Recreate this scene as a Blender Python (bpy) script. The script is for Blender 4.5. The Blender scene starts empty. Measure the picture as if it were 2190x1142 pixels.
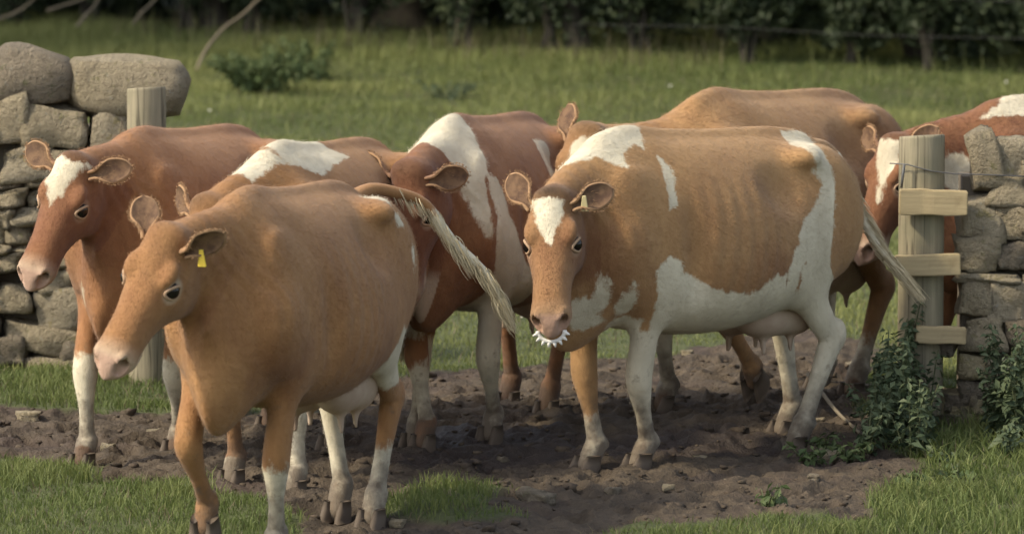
import bpy, bmesh, math, random
import numpy as np
from mathutils import Vector, Matrix, noise as mnoise

R = math.radians
SC = bpy.context.scene
COL = SC.collection

# ---------------------------------------------------------------- camera, sky, sun, exposure
CAM_H, LENS = 3.05, 200.0
TILT = math.atan(1287.0 / (2190 * LENS / 36.0))
cam = bpy.data.cameras.new('camera')
cam.lens = LENS
cam.sensor_width = 36.0
cam.clip_start, cam.clip_end = 0.5, 2000.0
cam.dof.use_dof = True
cam.dof.focus_distance = 21.2
cam.dof.aperture_fstop = 4.5
camo = bpy.data.objects.new('camera', cam)
camo.location = (0, 0, CAM_H)
camo.rotation_euler = (math.pi / 2 - TILT, 0, 0)
COL.objects.link(camo)
SC.camera = camo

SUN_EL, SUN_AZ = R(44), R(200)          # direction TO the sun in the ground plane: from +X counter-clockwise
world = bpy.data.worlds.new('World')
SC.world = world
world.use_nodes = True
wn = world.node_tree
sky = wn.nodes.new('ShaderNodeTexSky')
sky.sky_type = 'NISHITA'
sky.sun_disc = False
sky.sun_elevation = SUN_EL
sky.sun_rotation = math.pi / 2 - SUN_AZ
sky.dust_density = 2.5
bg = wn.nodes['Background']
bg.inputs['Strength'].default_value = 0.15
hs_ = wn.nodes.new('ShaderNodeHueSaturation')        # sky desaturated so that whites in shade look less blue
hs_.inputs['Saturation'].default_value = 0.5
wn.links.new(sky.outputs[0], hs_.inputs['Color'])
wn.links.new(hs_.outputs[0], bg.inputs['Color'])
sl = bpy.data.lights.new('sun', 'SUN')
sl.energy = 2.1
sl.angle = R(5)
sl.color = (1.0, 0.88, 0.66)
sun = bpy.data.objects.new('sun', sl)
sd = Vector((math.cos(SUN_AZ) * math.cos(SUN_EL), math.sin(SUN_AZ) * math.cos(SUN_EL), math.sin(SUN_EL)))
sun.rotation_euler = sd.to_track_quat('Z', 'Y').to_euler()
sun.location = sd * 40
COL.objects.link(sun)
SC.view_settings.view_transform = 'Standard'
SC.view_settings.look = 'None'
SC.view_settings.exposure = 1.0
SC.view_settings.gamma = 1.0
SC.render.engine = 'CYCLES'
SC.cycles.use_denoising = True
SC.cycles.max_bounces = 6
SC.cycles.transparent_max_bounces = 4
SC.render.filter_size = 1.9

# ---------------------------------------------------------------- helpers
_F = 2190 * LENS / 36.0


def gpt(u, v, z=0.0):
    """point on the plane at height z seen at photo position u, v"""
    c, s = math.cos(TILT), math.sin(TILT)
    a, b = (u - 1095) / _F, -(v - 571) / _F
    d = Vector((a, c + b * s, -s + b * c))
    t = (z - CAM_H) / d.z
    return Vector((0, 0, CAM_H)) + d * t


def at(u, v, Y):
    """point at distance Y seen at photo position u, v"""
    c, s = math.cos(TILT), math.sin(TILT)
    a, b = (u - 1095) / _F, -(v - 571) / _F
    d = Vector((a, c + b * s, -s + b * c))
    return Vector((0, 0, CAM_H)) + d * (Y / d.y)


def link(name, me, mat=None, parent=None):
    o = bpy.data.objects.new(name, me)
    COL.objects.link(o)
    if mat is not None and me is not None and not me.materials:
        for m in (mat if isinstance(mat, (list, tuple)) else [mat]):
            me.materials.append(m)
    if parent is not None:
        o.parent = parent
    return o


def tag(o, label=None, cat=None, group=None, kind=None):
    if label: o['label'] = label
    if cat: o['category'] = cat
    if group: o['group'] = group
    if kind: o['kind'] = kind
    return o


def empty(name, loc=(0, 0, 0), rz=0.0):
    o = bpy.data.objects.new(name, None)
    o.empty_display_size = 0.1
    o.location = loc
    o.rotation_euler = (0, 0, rz)
    COL.objects.link(o)
    return o


def np_mesh(name, V, Q, smooth=True):
    """mesh from numpy verts (n,3) and faces (m,3) or (m,4)"""
    me = bpy.data.meshes.new(name)
    V = np.asarray(V, np.float32)
    Q = np.asarray(Q, np.int32)
    k = Q.shape[1]
    me.vertices.add(len(V))
    me.vertices.foreach_set('co', V.ravel())
    me.loops.add(Q.size)
    me.loops.foreach_set('vertex_index', Q.ravel())
    me.polygons.add(len(Q))
    me.polygons.foreach_set('loop_start', np.arange(0, Q.size, k, dtype=np.int32))
    me.polygons.foreach_set('use_smooth', np.full(len(Q), smooth, bool))
    me.update(calc_edges=True)
    return me


def add_attr(me, name, arr):
    a = me.attributes.new(name, 'FLOAT', 'POINT')
    a.data.foreach_set('value', np.asarray(arr, np.float32))


def bm_mesh(name, bm, smooth=True):
    me = bpy.data.meshes.new(name)
    bm.normal_update()
    bm.to_mesh(me)
    bm.free()
    for p in me.polygons:
        p.use_smooth = smooth
    return me


def tube_geo(pts, rad, seg=8, cap=True):
    """verts, quads of a tube along pts with radii rad"""
    pts = [Vector(p) for p in pts]
    V, Q = [], []
    n = len(pts)
    up = None
    for i, p in enumerate(pts):
        t = (pts[min(i + 1, n - 1)] - pts[max(i - 1, 0)]).normalized()
        if up is None:
            up = Vector((0, 0, 1)) if abs(t.z) < 0.9 else Vector((1, 0, 0))
        a = t.cross(up).normalized()
        b = a.cross(t).normalized()
        up = b
        for k in range(seg):
            th = 2 * math.pi * k / seg
            V.append(p + (a * math.cos(th) + b * math.sin(th)) * rad[i])
    for i in range(n - 1):
        for k in range(seg):
            k2 = (k + 1) % seg
            Q.append((i * seg + k, i * seg + k2, (i + 1) * seg + k2, (i + 1) * seg + k))
    if cap:
        for i0, r in ((0, 1), (n - 1, -1)):
            c = len(V)
            V.append(pts[i0])
            for k in range(seg):
                k2 = (k + 1) % seg
                Q.append((c, i0 * seg + k2, i0 * seg + k, c) if r == 1 else (c, i0 * seg + k, i0 * seg + k2, c))
    return V, Q


def py_mesh(name, V, Q, smooth=True):
    me = bpy.data.meshes.new(name)
    F = []
    for q in Q:
        q2 = []
        for i in q:
            if i not in q2: q2.append(i)
        F.append(q2)
    me.from_pydata([tuple(v) for v in V], [], F)
    me.polygons.foreach_set('use_smooth', [smooth] * len(me.polygons))
    me.update()
    return me


# ---------------------------------------------------------------- material helpers
def mat_new(name, base=(0.5, 0.5, 0.5), rough=0.8):
    m = bpy.data.materials.new(name)
    m.use_nodes = True
    b = m.node_tree.nodes['Principled BSDF']
    b.inputs['Base Color'].default_value = (*base, 1)
    b.inputs['Roughness'].default_value = rough
    b.inputs['Specular IOR Level'].default_value = 0.3
    return m, m.node_tree, b


def nd(t, typ, **kw):
    n = t.nodes.new(typ)
    for k, v in kw.items():
        if hasattr(n, k):
            setattr(n, k, v)
        else:
            n.inputs[k].default_value = v
    return n


def n_noise(t, vec, scale, detail=3, rough=0.55):
    n = nd(t, 'ShaderNodeTexNoise')
    n.inputs['Scale'].default_value = scale
    n.inputs['Detail'].default_value = detail
    n.inputs['Roughness'].default_value = rough
    if vec is not None: t.links.new(vec, n.inputs['Vector'])
    return n.outputs['Fac']


def n_math(t, op, a, b=None, c=None, clamp=False):
    n = nd(t, 'ShaderNodeMath', operation=op)
    n.use_clamp = clamp
    for i, x in enumerate((a, b, c)):
        if x is None: continue
        if isinstance(x, (int, float)): n.inputs[i].default_value = x
        else: t.links.new(x, n.inputs[i])
    return n.outputs[0]


def n_range(t, v, a, b, c=0.0, d=1.0, smooth=False):
    n = nd(t, 'ShaderNodeMapRange')
    n.clamp = True
    if smooth: n.interpolation_type = 'SMOOTHSTEP'
    t.links.new(v, n.inputs[0])
    for i, x in zip((1, 2, 3, 4), (a, b, c, d)): n.inputs[i].default_value = x
    return n.outputs[0]


def n_mix(t, f, a, b, mode='MIX'):
    n = nd(t, 'ShaderNodeMix', data_type='RGBA', blend_type=mode)
    for sock, x in ((n.inputs[0], f), (n.inputs[6], a), (n.inputs[7], b)):
        if isinstance(x, (int, float)): sock.default_value = x
        elif isinstance(x, tuple): sock.default_value = (*x, 1)
        else: t.links.new(x, sock)
    return n.outputs[2]


def n_attr(t, name):
    return nd(t, 'ShaderNodeAttribute', attribute_name=name).outputs['Fac']


def n_obj(t):
    return nd(t, 'ShaderNodeTexCoord').outputs['Object']


def n_map(t, vec, scale=(1, 1, 1), loc=(0, 0, 0)):
    n = nd(t, 'ShaderNodeMapping')
    n.inputs['Scale'].default_value = scale
    n.inputs['Location'].default_value = loc
    t.links.new(vec, n.inputs['Vector'])
    return n.outputs[0]


def n_bump(t, b, h, strength=0.3, dist=0.01):
    n = nd(t, 'ShaderNodeBump')
    n.inputs['Strength'].default_value = strength
    n.inputs['Distance'].default_value = dist
    t.links.new(h, n.inputs['Height'])
    t.links.new(n.outputs[0], b.inputs['Normal'])


def n_rand(t):
    return nd(t, 'ShaderNodeObjectInfo').outputs['Random']
# ---------------------------------------------------------------- materials
M = {}


def coat_mat(name, light, dark):
    m, t, b = mat_new(name, rough=0.78)
    o = n_obj(t)
    tone = n_attr(t, 'tone')
    big = n_noise(t, o, 3.2, 3)
    mid = n_noise(t, n_map(t, o, (9, 9, 4)), 2.2, 4)
    f = n_math(t, 'ADD', tone, n_math(t, 'MULTIPLY_ADD', big, 1.0, -0.5))
    f = n_math(t, 'ADD', f, n_math(t, 'MULTIPLY_ADD', mid, 0.55, -0.275))
    hair = n_noise(t, n_map(t, o, (70, 70, 26)), 1.5, 4, 0.7)
    f = n_math(t, 'ADD', f, n_math(t, 'MULTIPLY_ADD', hair, 0.32, -0.16), clamp=True)
    c = n_mix(t, f, light, dark)
    c = n_mix(t, n_attr(t, 'pale'), c, (0.50, 0.40, 0.29))
    c = n_mix(t, n_attr(t, 'fore'), c, (0.045, 0.026, 0.012))
    # white markings: field + ragged fur edge
    jag = n_noise(t, n_map(t, o, (1, 1, 0.55)), 30, 3, 0.6)
    wob = n_noise(t, o, 9, 2)
    w = n_math(t, 'ADD', n_attr(t, 'white'), n_math(t, 'MULTIPLY_ADD', jag, 0.044, -0.022))
    w = n_math(t, 'ADD', w, n_math(t, 'MULTIPLY_ADD', wob, 0.05, -0.025))
    w = n_math(t, 'ADD', w, n_math(t, 'MULTIPLY_ADD', n_noise(t, n_map(t, o, (170, 170, 60)), 1.0, 2, 0.6), 0.016, -0.008))
    wm = n_range(t, w, -0.006, 0.007)
    dirtw = n_noise(t, o, 5, 4)
    wc = n_mix(t, n_range(t, dirtw, 0.35, 0.75), (0.63, 0.565, 0.42), (0.46, 0.40, 0.285))
    c = n_mix(t, wm, c, wc)
    c = n_mix(t, n_attr(t, 'pink'), c, (0.42, 0.265, 0.195))
    # splashed mud on the lower legs
    sep = nd(t, 'ShaderNodeSeparateXYZ')
    t.links.new(o, sep.inputs[0])
    zz = n_math(t, 'ADD', sep.outputs[2], n_math(t, 'MULTIPLY_ADD', n_noise(t, o, 14, 4), 0.5, -0.25))
    mud = n_range(t, zz, 0.33, 0.09, 0, 0.88)
    c = n_mix(t, mud, c, (0.085, 0.060, 0.042))
    spl = n_math(t, 'MULTIPLY', n_range(t, n_noise(t, o, 17, 5, 0.7), 0.56, 0.68), n_range(t, sep.outputs[2], 0.85, 0.25))
    c = n_mix(t, n_math(t, 'MULTIPLY', spl, 0.6), c, (0.135, 0.095, 0.062))
    stn = n_math(t, 'MULTIPLY', n_range(t, n_noise(t, o, 4.5, 5, 0.65), 0.55, 0.75), 0.18)
    c = n_mix(t, stn, c, (0.17, 0.115, 0.07))
    t.links.new(c, b.inputs['Base Color'])
    b.inputs['Sheen Weight'].default_value = 0.12
    b.inputs['Sheen Roughness'].default_value = 0.5
    b.inputs['Specular IOR Level'].default_value = 0.22
    fur = n_noise(t, n_map(t, o, (60, 60, 22)), 4.0, 3, 0.7)
    hgt = n_math(t, 'ADD', n_math(t, 'MULTIPLY', fur, 0.5), n_math(t, 'MULTIPLY', n_noise(t, o, 22, 3), 0.9))
    n_bump(t, b, hgt, 0.55, 0.010)
    return m


M['coat_tan'] = coat_mat('coat_tan', (0.345, 0.182, 0.070), (0.170, 0.071, 0.028))
M['coat_red'] = coat_mat('coat_red', (0.315, 0.152, 0.062), (0.140, 0.054, 0.027))
M['coat_gold'] = coat_mat('coat_gold', (0.365, 0.212, 0.090), (0.175, 0.078, 0.034))
M['hoof'] = mat_new('hoof', (0.095, 0.072, 0.052), 0.75)[0]
M['eye'] = mat_new('eye', (0.010, 0.007, 0.006), 0.12)[0]
M['lid'] = mat_new('lid', (0.36, 0.24, 0.15), 0.7)[0]
m, t, b = mat_new('ear_inside', rough=0.85)
c = n_mix(t, n_range(t, n_noise(t, n_obj(t), 28, 3), 0.4, 0.65), (0.150, 0.088, 0.048), (0.078, 0.043, 0.026))
t.links.new(c, b.inputs['Base Color'])
M['ear_inside'] = m
M['ear_rim'] = mat_new('ear_rim', (0.29, 0.175, 0.092), 0.9)[0]
M['tag_yellow'] = mat_new('tag_yellow', (0.72, 0.52, 0.07), 0.45)[0]
M['tag_pale'] = mat_new('tag_pale', (0.50, 0.42, 0.22), 0.5)[0]
M['switch_pale'] = mat_new('switch_pale', (0.50, 0.42, 0.27), 0.8)[0]
M['switch_brown'] = mat_new('switch_brown', (0.10, 0.055, 0.03), 0.7)[0]
m, t, b = mat_new('udder', rough=0.7)
c = n_mix(t, n_range(t, n_noise(t, n_obj(t), 6, 3), 0.35, 0.7), (0.46, 0.36, 0.27), (0.34, 0.235, 0.17))
t.links.new(c, b.inputs['Base Color'])
M['udder'] = m
M['metal'] = mat_new('metal', (0.62, 0.60, 0.56), 0.35)[0]
M['metal'].node_tree.nodes['Principled BSDF'].inputs['Metallic'].default_value = 0.6

M['ring_white'] = mat_new('ring_white', (0.70, 0.68, 0.62), 0.4)[0]
def rock_mat(name, a, b_, c_, lich):
    m, t, b = mat_new(name, rough=0.9)
    o = n_map(t, nd(t, 'ShaderNodeNewGeometry').outputs['Position'], (4.2, 4.2, 4.2))
    r = n_rand(t)
    rv = nd(t, 'ShaderNodeCombineXYZ')
    for i in range(3): t.links.new(n_math(t, 'MULTIPLY', r, 13.0 + 7 * i), rv.inputs[i])
    va = nd(t, 'ShaderNodeVectorMath', operation='ADD')
    t.links.new(o, va.inputs[0]); t.links.new(rv.outputs[0], va.inputs[1])
    p = va.outputs[0]
    big = n_noise(t, p, 2.2, 5, 0.6)
    fine = n_noise(t, p, 12, 5, 0.7)
    c = n_mix(t, n_range(t, big, 0.3, 0.7), a, b_)
    c = n_mix(t, n_math(t, 'MULTIPLY', n_range(t, fine, 0.5, 0.75), 0.7), c, c_)
    c = n_mix(t, n_math(t, 'MULTIPLY', r, 0.3), c, tuple(x * 0.62 for x in a))
    l = n_noise(t, p, 4.3, 4, 0.7)
    c = n_mix(t, n_range(t, l, 0.60, 0.68, 0, 0.75), c, lich)
    l2 = n_noise(t, n_map(t, p, (1, 1, 1), (9, 2, 4)), 7.0, 4, 0.7)
    c = n_mix(t, n_range(t, l2, 0.62, 0.68, 0, 0.6), c, (0.42, 0.41, 0.34))
    t.links.new(c, b.inputs['Base Color'])
    n_bump(t, b, n_math(t, 'ADD', n_math(t, 'ADD', fine, n_math(t, 'MULTIPLY', n_noise(t, p, 34, 4, 0.7), .5)), n_math(t, 'MULTIPLY', big, 1.5)), 1.0, 0.06)
    return m


M['rock'] = rock_mat('rock', (0.54, 0.45, 0.30), (0.40, 0.33, 0.22), (0.095, 0.08, 0.06), (0.27, 0.25, 0.11))
M['rock_dark'] = rock_mat('rock_dark', (0.36, 0.30, 0.215), (0.26, 0.215, 0.155), (0.07, 0.06, 0.047), (0.17, 0.165, 0.08))
M['rock_pale'] = rock_mat('rock_pale', (0.56, 0.475, 0.33), (0.43, 0.36, 0.25), (0.15, 0.125, 0.09), (0.36, 0.30, 0.13))
M['rock_yellow'] = rock_mat('rock_yellow', (0.58, 0.48, 0.29), (0.46, 0.38, 0.23), (0.28, 0.22, 0.13), (0.5, 0.42, 0.2))
M['core'] = mat_new('core', (0.12, 0.10, 0.075), 1.0)[0]


def wood_mat(name, a, b_, ring=1.0):
    m, t, b = mat_new(name, rough=0.85)
    o = n_obj(t)
    g = n_noise(t, n_map(t, o, (38, 38, 1.6)), 1.0, 5, 0.65)
    s = n_noise(t, o, 6, 3)
    c = n_mix(t, n_range(t, g, 0.3, 0.7), a, b_)
    c = n_mix(t, n_range(t, s, 0.45, 0.75, 0, 0.5), c, (0.13, 0.13, 0.075))
    t.links.new(c, b.inputs['Base Color'])
    ck = n_noise(t, n_map(t, o, (16, 16, 0.7)), 1.0, 3, 0.5)
    c = n_mix(t, n_range(t, n_math(t, 'ABSOLUTE', n_math(t, 'SUBTRACT', ck, 0.5)), 0.025, 0.0, 0, 0.75), c, (0.05, 0.042, 0.028))
    t.links.new(c, b.inputs['Base Color'])
    n_bump(t, b, g, 0.6, 0.006)
    return m


M['post_wood'] = wood_mat('post_wood', (0.29, 0.25, 0.165), (0.16, 0.14, 0.095))


def plank_mat(name, a, b_):
    m, t, b = mat_new(name, rough=0.8)
    o = n_obj(t)
    g = n_noise(t, n_map(t, o, (2.0, 40, 40)), 1.0, 5, 0.65)
    c = n_mix(t, n_range(t, g, 0.3, 0.7), a, b_)
    c = n_mix(t, n_range(t, n_noise(t, o, 14, 3), 0.6, 0.8, 0, .6), c, (0.2, 0.15, 0.08))
    t.links.new(c, b.inputs['Base Color'])
    n_bump(t, b, g, 0.5, 0.005)
    return m


M['rail_wood'] = plank_mat('rail_wood', (0.44, 0.35, 0.20), (0.29, 0.225, 0.125))
M['wire'] = mat_new('wire', (0.10, 0.098, 0.095), 0.5)[0]


def leaf_mat(name, a, b_, trans=0.25):
    m, t, b = mat_new(name, rough=0.6)
    hue = n_attr(t, 'hue')
    c = n_mix(t, hue, a, b_)
    t.links.new(c, b.inputs['Base Color'])
    b.inputs['Specular IOR Level'].default_value = 0.25
    tr = nd(t, 'ShaderNodeBsdfTranslucent')
    t.links.new(c, tr.inputs['Color'])
    mx = nd(t, 'ShaderNodeMixShader')
    mx.inputs[0].default_value = trans
    t.links.new(b.outputs[0], mx.inputs[1])
    t.links.new(tr.outputs[0], mx.inputs[2])
    t.links.new(mx.outputs[0], t.nodes['Material Output'].inputs['Surface'])
    return m


M['grass'] = leaf_mat('grass', (0.095, 0.130, 0.036), (0.270, 0.280, 0.100), 0.35)
M['dry_grass'] = leaf_mat('dry_grass', (0.075, 0.062, 0.035), (0.175, 0.145, 0.085), 0.25)
M['nettle'] = leaf_mat('nettle', (0.035, 0.058, 0.030), (0.105, 0.130, 0.065), 0.2)
M['bramble'] = leaf_mat('bramble', (0.045, 0.075, 0.025), (0.110, 0.140, 0.055), 0.25)
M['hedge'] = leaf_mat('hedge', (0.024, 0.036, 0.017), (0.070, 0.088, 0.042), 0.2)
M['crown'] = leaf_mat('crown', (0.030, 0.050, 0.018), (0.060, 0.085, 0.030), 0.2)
M['flower'] = mat_new('flower', (0.62, 0.60, 0.50), 0.7)[0]
m, t, b = mat_new('bark', rough=0.95)
o = n_obj(t)
g = n_noise(t, n_map(t, o, (14, 14, 2.5)), 1.6, 5, 0.65)
t.links.new(n_mix(t, n_range(t, g, 0.3, 0.7), (0.028, 0.024, 0.018), (0.075, 0.066, 0.05)), b.inputs['Base Color'])
n_bump(t, b, g, 0.9, 0.02)
M['bark'] = m
M['stem'] = mat_new('stem', (0.085, 0.095, 0.045), 0.8)[0]
M['twig'] = mat_new('twig', (0.20, 0.165, 0.115), 0.9)[0]

# ground: bare trampled mud where the attribute says so, turf soil elsewhere
m, t, b = mat_new('ground', rough=0.95)
o = n_obj(t)
big = n_noise(t, o, 1.3, 4, 0.6)
mid = n_noise(t, o, 9, 5, 0.65)
fin = n_noise(t, o, 45, 4, 0.7)
mudc = n_mix(t, n_range(t, mid, 0.32, 0.68), (0.040, 0.030, 0.021), (0.098, 0.074, 0.050))
mudc = n_mix(t, n_range(t, big, 0.52, 0.66, 0, 0.75), mudc, (0.058, 0.041, 0.033))
mudc = n_mix(t, n_range(t, fin, 0.58, 0.75, 0, 0.55), mudc, (0.165, 0.132, 0.094))
turf = n_mix(t, n_range(t, mid, 0.3, 0.7), (0.050, 0.062, 0.022), (0.085, 0.095, 0.038))
darkv = n_attr(t, 'wet')
mudc = n_mix(t, darkv, mudc, (0.032, 0.023, 0.020))
c = n_mix(t, n_range(t, n_math(t, 'ADD', n_attr(t, 'turf'), n_math(t, 'MULTIPLY_ADD', mid, 0.5, -0.25)), 0.35, 0.65), mudc, turf)
t.links.new(c, b.inputs['Base Color'])
t.links.new(n_range(t, darkv, 0, 1, 0.88, 0.45), b.inputs['Roughness'])
n_bump(t, b, n_math(t, 'ADD', mid, n_math(t, 'MULTIPLY', fin, 0.5)), 1.0, 0.03)
M['ground'] = m
m, t, b = mat_new('clod', rough=0.95)
o = n_obj(t)
hue = n_attr(t, 'hue')
c = n_mix(t, hue, (0.038, 0.028, 0.020), (0.110, 0.085, 0.058))
c = n_mix(t, n_range(t, n_noise(t, o, 30, 3), 0.4, 0.7, 0, 0.5), c, (0.09, 0.066, 0.048))
t.links.new(c, b.inputs['Base Color'])
n_bump(t, b, n_noise(t, o, 60, 4), 0.8, 0.01)
M['clod'] = m
def poly_sd(px, py, poly):
    """signed distance, positive inside"""
    P = np.asarray(poly, float)
    d = np.full(px.shape, 1e9)
    ins = np.zeros(px.shape, bool)
    for i in range(len(P)):
        a, b = P[i], P[(i + 1) % len(P)]
        e = b - a
        t = np.clip(((px - a[0]) * e[0] + (py - a[1]) * e[1]) / max(e @ e, 1e-12), 0, 1)
        d = np.minimum(d, np.hypot(px - a[0] - t * e[0], py - a[1] - t * e[1]))
        c = ((a[1] <= py) != (b[1] <= py)) & (px < a[0] + (py - a[1]) / (e[1] if abs(e[1]) > 1e-12 else 1e-12) * e[0])
        ins ^= c
    return np.where(ins, d, -d)


def nrm(v):
    v = np.asarray(v, float)
    return v / max(np.linalg.norm(v), 1e-9)


def catmull(P, n):
    P = np.asarray(P, float)
    m = len(P)
    out = []
    for s in np.linspace(0, m - 1, n):
        i = min(int(s), m - 2)
        t = s - i
        p0, p1, p2, p3 = P[max(i - 1, 0)], P[i], P[i + 1], P[min(i + 2, m - 1)]
        out.append(0.5 * ((2 * p1) + (-p0 + p2) * t + (2 * p0 - 5 * p1 + 4 * p2 - p3) * t * t + (-p0 + 3 * p1 - 3 * p2 + p3) * t ** 3))
    return np.array(out)


# ---------------------------------------------------------------- terrain
def hash2(ix, iy, seed):
    n = (ix.astype(np.int64) * 374761393 + iy.astype(np.int64) * 668265263 + seed * 1442695041) & 0x7fffffff
    n = ((n ^ (n >> 13)) * 1274126177) & 0x7fffffff
    n = (n ^ (n >> 16)) & 0xffff
    return n / 65535.0


def vnoise(x, y, seed=0):
    ix, iy = np.floor(x), np.floor(y)
    fx, fy = x - ix, y - iy
    fx, fy = fx * fx * (3 - 2 * fx), fy * fy * (3 - 2 * fy)
    ix, iy = ix.astype(np.int64), iy.astype(np.int64)
    a, b = hash2(ix, iy, seed), hash2(ix + 1, iy, seed)
    c, d = hash2(ix, iy + 1, seed), hash2(ix + 1, iy + 1, seed)
    return (a * (1 - fx) + b * fx) * (1 - fy) + (c * (1 - fx) + d * fx) * fy


def fbm(x, y, f, oct=4, seed=0, gain=0.5):
    s, a, n = 0.0, 1.0, 0.0
    for i in range(oct):
        s = s + a * vnoise(x * f, y * f, seed + i)
        n += a
        a *= gain
        f *= 2.03
    return s / n


def ground_poly(px):
    return [tuple(gpt(u, v))[:2] for u, v in px]


MUD = ground_poly([(-700, 880), (0, 878), (180, 885), (360, 905), (620, 880), (860, 825), (1100, 798), (1200, 792), (1420, 775), (1480, 752), (1560, 735),
                   (1700, 722), (1830, 742), (1850, 800), (1850, 900), (1990, 1000), (1985, 1060), (1900, 1135), (1760, 1130), (1500, 1128), (1330, 1125),
                   (1260, 1180), (1150, 1260), (880, 1270), (700, 1240), (590, 1120), (400, 1028), (250, 1032), (130, 1005), (0, 985), (-700, 990)])
ISLE = ground_poly([(885, 1075), (960, 1052), (1060, 1058), (1105, 1085), (1080, 1112), (960, 1120), (890, 1112)])
DARK_MUD = ground_poly([(840, 945), (980, 905), (1150, 915), (1300, 935), (1480, 905), (1660, 925), (1670, 970), (1480, 1000), (1250, 985), (1080, 1000), (860, 985)])  # stretch of mud coloured darker and made smoother


def turf_val(x, y):
    d = poly_sd(x, y, MUD)
    i = poly_sd(x, y, ISLE)
    d = np.minimum(d, -i)
    d = d + (fbm(x, y, 2.2, 3, 11) - 0.5) * 0.55
    return np.clip(0.5 - d / 0.22, 0, 1)


def ground_h(x, y):
    tv = turf_val(x, y)
    near = np.clip((30 - y) / 4, 0, 1)
    r = 1 - np.abs(2 * fbm(x, y, 3.2, 3, 5) - 1)
    mud = (fbm(x, y, 1.1, 2, 3) - 0.5) * 0.05 + (r - 0.6) * 0.05 + (fbm(x, y, 11, 3, 9) - 0.5) * 0.055 + (fbm(x, y, 26, 2, 19) - 0.5) * 0.022
    turf = (fbm(x, y, 0.5, 3, 7) - 0.5) * 0.10 + 0.02
    far = np.clip((y - 30) / 20, 0, 1) * (fbm(x, y, 0.15, 2, 17) - 0.5) * 0.25
    return (mud * (1 - tv) + turf * tv) * near + turf * (1 - near) + far


def axis_lines(a, b, step, ends, grow=1.35):
    mid = list(np.arange(a, b + step / 2, step))
    lo, hi, s = [], [], step
    x = a
    while x > ends[0]:
        s *= grow
        x -= s
        lo.append(x)
    s, x = step, b
    while x < ends[1]:
        s *= grow
        x += s
        hi.append(x)
    return np.array(lo[::-1] + mid + hi)


xs, ys = axis_lines(-2.5, 2.5, 0.018, (-400, 400), 1.22), axis_lines(18.6, 25.6, 0.018, (-20, 900), 1.13)
GX, GY = np.meshgrid(xs, ys, indexing='ij')
GZ = ground_h(GX, GY)
hp = np.random.default_rng(12)
for k in range(900):                       # hoof prints trodden into the mud
    px_, py_ = hp.uniform(-2.3, 2.3), hp.uniform(18.9, 24.8)
    if float(turf_val(np.array([px_]), np.array([py_]))[0]) > 0.35: continue
    i0, i1 = np.searchsorted(xs, (px_ - 0.12, px_ + 0.12))
    j0, j1 = np.searchsorted(ys, (py_ - 0.12, py_ + 0.12))
    a_ = hp.uniform(0, 6.28)
    dx_, dy_ = GX[i0:i1, j0:j1] - px_, GY[i0:i1, j0:j1] - py_
    u_, v_ = dx_ * math.cos(a_) + dy_ * math.sin(a_), -dx_ * math.sin(a_) + dy_ * math.cos(a_)
    r_ = np.sqrt((u_ / 0.062) ** 2 + (v_ / 0.046) ** 2)
    GZ[i0:i1, j0:j1] += -0.026 * np.exp(-r_ ** 4) + 0.010 * np.exp(-((r_ - 1.35) / 0.28) ** 2)
Vg = np.stack([GX.ravel(), GY.ravel(), GZ.ravel()], 1)
nx, ny = len(xs), len(ys)
idx = np.arange(nx * ny).reshape(nx, ny)
Qg = np.stack([idx[:-1, :-1].ravel(), idx[1:, :-1].ravel(), idx[1:, 1:].ravel(), idx[:-1, 1:].ravel()], 1)
me = np_mesh('ground', Vg, Qg)
add_attr(me, 'turf', turf_val(GX, GY).ravel())
wet = np.clip((poly_sd(GX, GY, DARK_MUD) + (fbm(GX, GY, 3.0, 3, 31) - 0.5) * 0.5) / 0.12, 0, 1)
add_attr(me, 'wet', (wet * 0.75).ravel())
tag(link('ground', me, M['ground']), kind='structure')


def gz(x, y):
    return float(ground_h(np.array([float(x)]), np.array([float(y)]))[0])
# ---------------------------------------------------------------- dry stone walls and timber
def stone_mesh(seed, n=4, rough=0.10, boxy=0.55):
    """a rounded, uneven block about 1 unit across"""
    rng = random.Random(seed)
    bm = bmesh.new()
    bmesh.ops.create_cube(bm, size=1.0)
    bmesh.ops.subdivide_edges(bm, edges=bm.edges[:], cuts=n - 1, use_grid_fill=True)
    off = Vector((rng.uniform(0, 50), rng.uniform(0, 50), rng.uniform(0, 50)))
    sh = [rng.uniform(-0.16, 0.16) for _ in range(4)]
    for v in bm.verts:
        c = v.co.copy()
        s = c.normalized() * 0.56
        p = c * boxy + s * (1 - boxy)
        d = mnoise.noise(c * 1.6 + off) * 2.2 * rough + mnoise.noise(c * 4.2 + off) * rough * 0.7
        p *= 1 + d
        p.x *= 1 + sh[0] * c.z * 2
        p.z *= 1 + sh[1] * c.x * 2
        p.z += sh[2] * 0.35 * c.x
        v.co = p
    return bm_mesh('stone', bm, True)


SM = [stone_mesh(100 + i, 4, 0.17, 0.92) for i in range(12)]
SR = [stone_mesh(250 + i, 8, 0.07, 0.30) for i in range(4)]
SB = [stone_mesh(200 + i, 7, 0.11, 0.78) for i in range(8)]


def put_stone(parent, c, size, mesh, mat, rot=0.0, rz=0.0):
    o = bpy.data.objects.new('stone', mesh)
    COL.objects.link(o)
    o.parent = parent
    o.location = c
    o.scale = size
    o.rotation_euler = (0, rot, rz)
    if not mesh.materials: mesh.materials.append(mat)
    o.material_slots[0].link = 'OBJECT'
    o.material_slots[0].material = mat
    return o


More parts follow.
